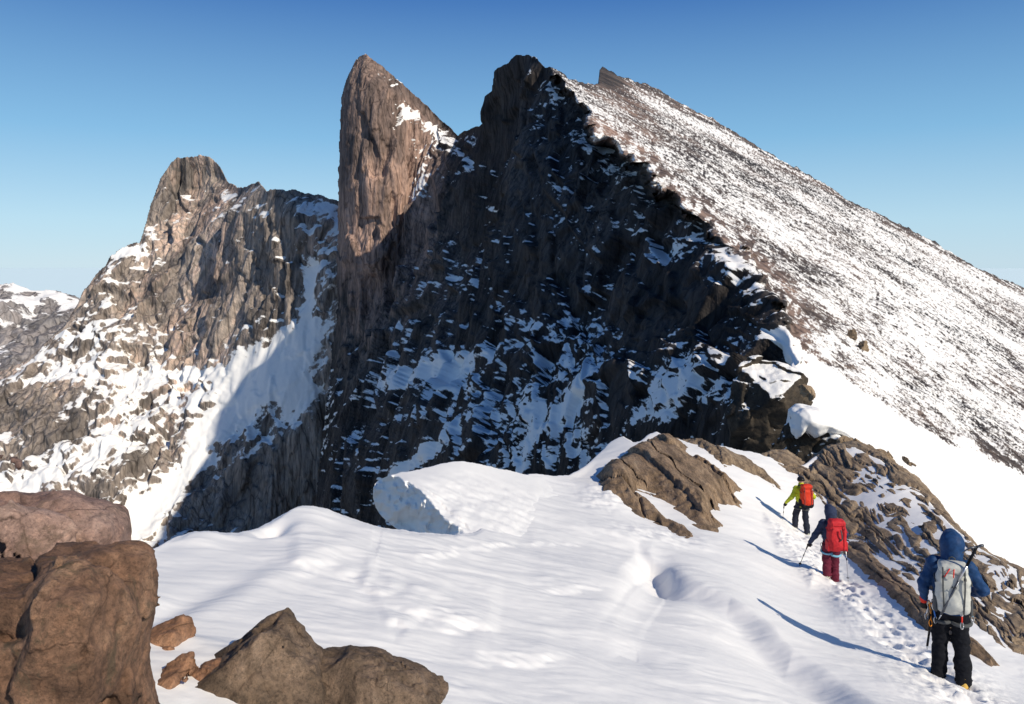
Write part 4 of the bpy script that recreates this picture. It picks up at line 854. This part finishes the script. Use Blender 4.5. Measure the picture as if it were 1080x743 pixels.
# --- nearest climber: blue hood, grey pack
p1, B1, R1, S1, W1 = climber('climber in a blue hooded jacket, black trousers and yellow boots, carrying the grey backpack', 1003, 711, 151, -.40,
    dict(feet=((-.13, .05), (.13, -.06)), elbows=((-.31, -.02, 1.13), (.36, .06, 1.12)), wrists=((-.30, .06, .90), (.24, .27, 1.00)), hand_f=((-.05, .15, -1), (-.5, .8, .1)), hand_p=((.6, .6, 0), (0, .3, -1)), head=(.02, .08, 1.625), hood=1.05, knee_f=(.05, .06), cuff=M_REDW),
    dict(trousers=M_BLACK, jacket=M_BLUE, glove=M_GLOVE, boot=M_BOOT))
k1, z1 = pack('grey backpack with red lid straps carried by the blue jacket climber', B1, R1, -.40, S1, (-.01, -.275, 1.205), (.19, .125, .29), M_GREYP, dict(strap=M_DKGREY, loop=M_DKGREY, lid=M_GREYP))
for x, k_ in ((-.06, -1), (-.02, .3)): tube('lid_strap', [(x+.03, -.10, z1*2.06), (x+.015+.01*k_, -.155, z1*1.95), (x+.005+.03*k_, -.165, z1*1.78), (x+.045*k_, -.158, z1*1.66)], .0065, M_REDW, k1)
lg = Sdf(.004, .004)
for x0 in (-.02, .012): lg.chain([(x0-.01, -.172, z1*1.24), (x0+.002, -.172, z1*1.31), (x0+.014, -.172, z1*1.22)], [.004, .004, .004])
lg.mesh('chest_logo', M_LOGO, k1)
tw = lambda p: to_world(B1, R1, S1, p)
ax0, ax1 = tw((-.15, -.435, .93)), tw((.235, -.40, 1.80)); dv_ = (ax1-ax0).normalized()
ia = empty('ice_axe', ax0); tag(ia, 'ice axe strapped diagonally across the grey backpack, head sticking up beside the blue hood', 'ice axe')
LA = (ax1-ax0).length; TT = lambda t, o=(0, 0, 0): tuple(dv_*t+Vector(o))
tube('shaft', [TT(0), TT(LA*.5)], .013, M_ALU, ia); tube('shaft_sleeve', [TT(LA*.5), TT(LA*.72)], .0145, M_SILVER, ia); tube('grip', [TT(LA*.72), TT(LA)], .016, M_BLACK, ia); tube('spike', [TT(0), TT(-.07)], .010, M_STEEL, ia, 8, .003)
tube('pick', [TT(LA-.01), TT(LA-.0, (-.07, 0, -.012)), TT(LA-.01, (-.13, 0, -.035)), TT(LA-.02, (-.17, 0, -.065))], .015, M_ALU, ia, 8, .006); tube('adze', [TT(LA-.01), TT(LA, (.05, 0, .012)), TT(LA, (.075, 0, .012))], .014, M_ALU, ia, 8, .020)
for lb, p, m1, m2, ln, sw in (('blue sling with silver carabiners on the left hip of the blue jacket climber', (-.20, -.09, .93), M_BL, M_STEEL, .10, (.02, 0)), ('orange sling bunched lowest on the left hip of the blue jacket climber', (-.23, -.06, .92), M_OR, M_OR, .14, (-.01, -.01)),
                              ('white sling hanging outermost at the left hip of the blue jacket climber', (-.25, -.02, .93), M_WHITE, M_STEEL, .09, (-.03, 0)), ('red sling on the back of the harness, right of the blue jacket climber\'s pack', (.10, -.19, .94), M_REDW, M_STEEL, .09, (.0, 0)), ('pale blue sling hanging at the right hip of the blue jacket climber', (.22, -.02, .95), M_LBLUE, M_STEEL, .07, (.015, 0))):
    quickdraw(lb, tw(p), m1, m2, ln, sw)
it0, it1 = tw((-.24, -.07, .78)), tw((-.27, -.05, .36)); it = empty('ice_tool', it0); tag(it, 'short dark ice tool dangling at the left hip of the blue jacket climber', 'ice tool')
dd = it1-it0; tube('shaft', [(0, 0, 0), tuple(dd*.5+Vector((.012, 0, 0))), tuple(dd)], .014, M_BLACK, it); tube('spike', [tuple(dd), tuple(dd*1.12)], .011, M_STEEL, it, 8, .003); tube('pommel', [tuple(dd*.52), tuple(dd*.52+Vector((-.04, 0, .01)))], .011, M_GLOVE, it); tube('wrist_loop', ring_pts((0, 0, .05), (1, 0, 0), (0, 0, 1), .022, .05), .005, M_DKGREY, it, 6)
# --- middle climber: navy top, red pack, maroon trousers
p2, B2, R2, S2, W2 = climber('climber in a navy hooded top and maroon trousers walking with two poles', 877, 616, 81, -.06,
    dict(feet=((-.10, .02), (.10, .06)), elbows=((-.36, .02, 1.13), (.34, .04, 1.14)), wrists=((-.46, .12, .91), (.38, .20, 1.00)), hand_f=((-.15, .3, -1), (.0, .7, -.6)), hand_p=((.5, .7, 0), (-.4, .6, -.4)), head=(0, .07, 1.63), hood=1.0, loop_t=.50, hem=.92),
    dict(trousers=M_MAROON, jacket=M_NAVY, glove=M_GLOVE, boot=M_GRBOOT, loop=M_LBLUE, harness=M_MAROON))
k2, z2 = pack('bright red backpack carried by the climber in maroon trousers', B2, R2, -.06, S2, (.02, -.28, 1.20), (.205, .14, .34), M_RED, dict(strap=M_RED, lid=M_RED, pocket=M_RED, loop=M_DKGREY))
tube('hose_clip', [(.03, -.20, z2*1.6), (.05, -.21, z2*1.3), (.06, -.20, z2*1.0), (.02, -.20, z2*.85)], .014, M_DKGREY, k2)
tw2 = lambda p: to_world(B2, R2, S2, p)
a = tw2((-.475, .17, .86)); tz = tw2((-.62, .45, 0)); tz.z = ground_z(tz.x, tz.y)-.02; pole('dark trekking pole in the left hand of the climber with the red pack', a, tz, M_ALU)
a = tw2((.39, .24, .98)); tz = tw2((.39, .02, 0)); tz.z = ground_z(tz.x, tz.y)-.02; pole('upright trekking pole in the right hand of the climber with the red pack', a, tz, M_SILVER)
quickdraw('carabiner bunch on the left hip of the climber in maroon trousers', tw2((-.235, .0, .95)), M_BLACK, M_ALU, .06); quickdraw('pale sling on the right hip of the climber in maroon trousers', tw2((.235, .0, .95)), M_WHITE, M_STEEL, .12)
# --- farthest climber: lime jacket, black helmet, orange pack
p3, B3, R3, S3, W3 = climber('climber in a lime yellow jacket and black helmet, walking ahead of the others', 846, 559, 59, .05,
    dict(feet=((-.16, .18), (.13, -.08)), elbows=((-.33, -.02, 1.15), (.37, -.03, 1.14)), wrists=((-.50, .10, .92), (.30, .16, .97)), hand_f=((-.2, .3, -1), (-.3, .8, -.2)), hand_p=((.5, .7, 0), (0, .2, -1)), head=(.0, .10, 1.62), knee_f=(.10, .05), loop_t=.35),
    dict(trousers=M_DKBLUE, jacket=M_LIME, glove=M_GLOVE, boot=M_GRBOOT, helmet=M_HELM))
k3, z3 = pack('orange red backpack with a black base on the lime jacket climber', B3, R3, .05, S3, (.03, -.26, 1.23), (.19, .13, .33), M_ORANGE, dict(strap=M_DKGREY, lid=M_ORANGE, pocket=M_BLACK, loop=M_DKGREY), M_BLACK)
tw3 = lambda p: to_world(B3, R3, S3, p)
a = tw3((-.53, .13, .88)); tz = tw3((-.60, .10, 0)); tz.z = ground_z(tz.x, tz.y)-.02; pole('thin trekking pole in the left hand of the lime jacket climber', a, tz, M_SILVER)
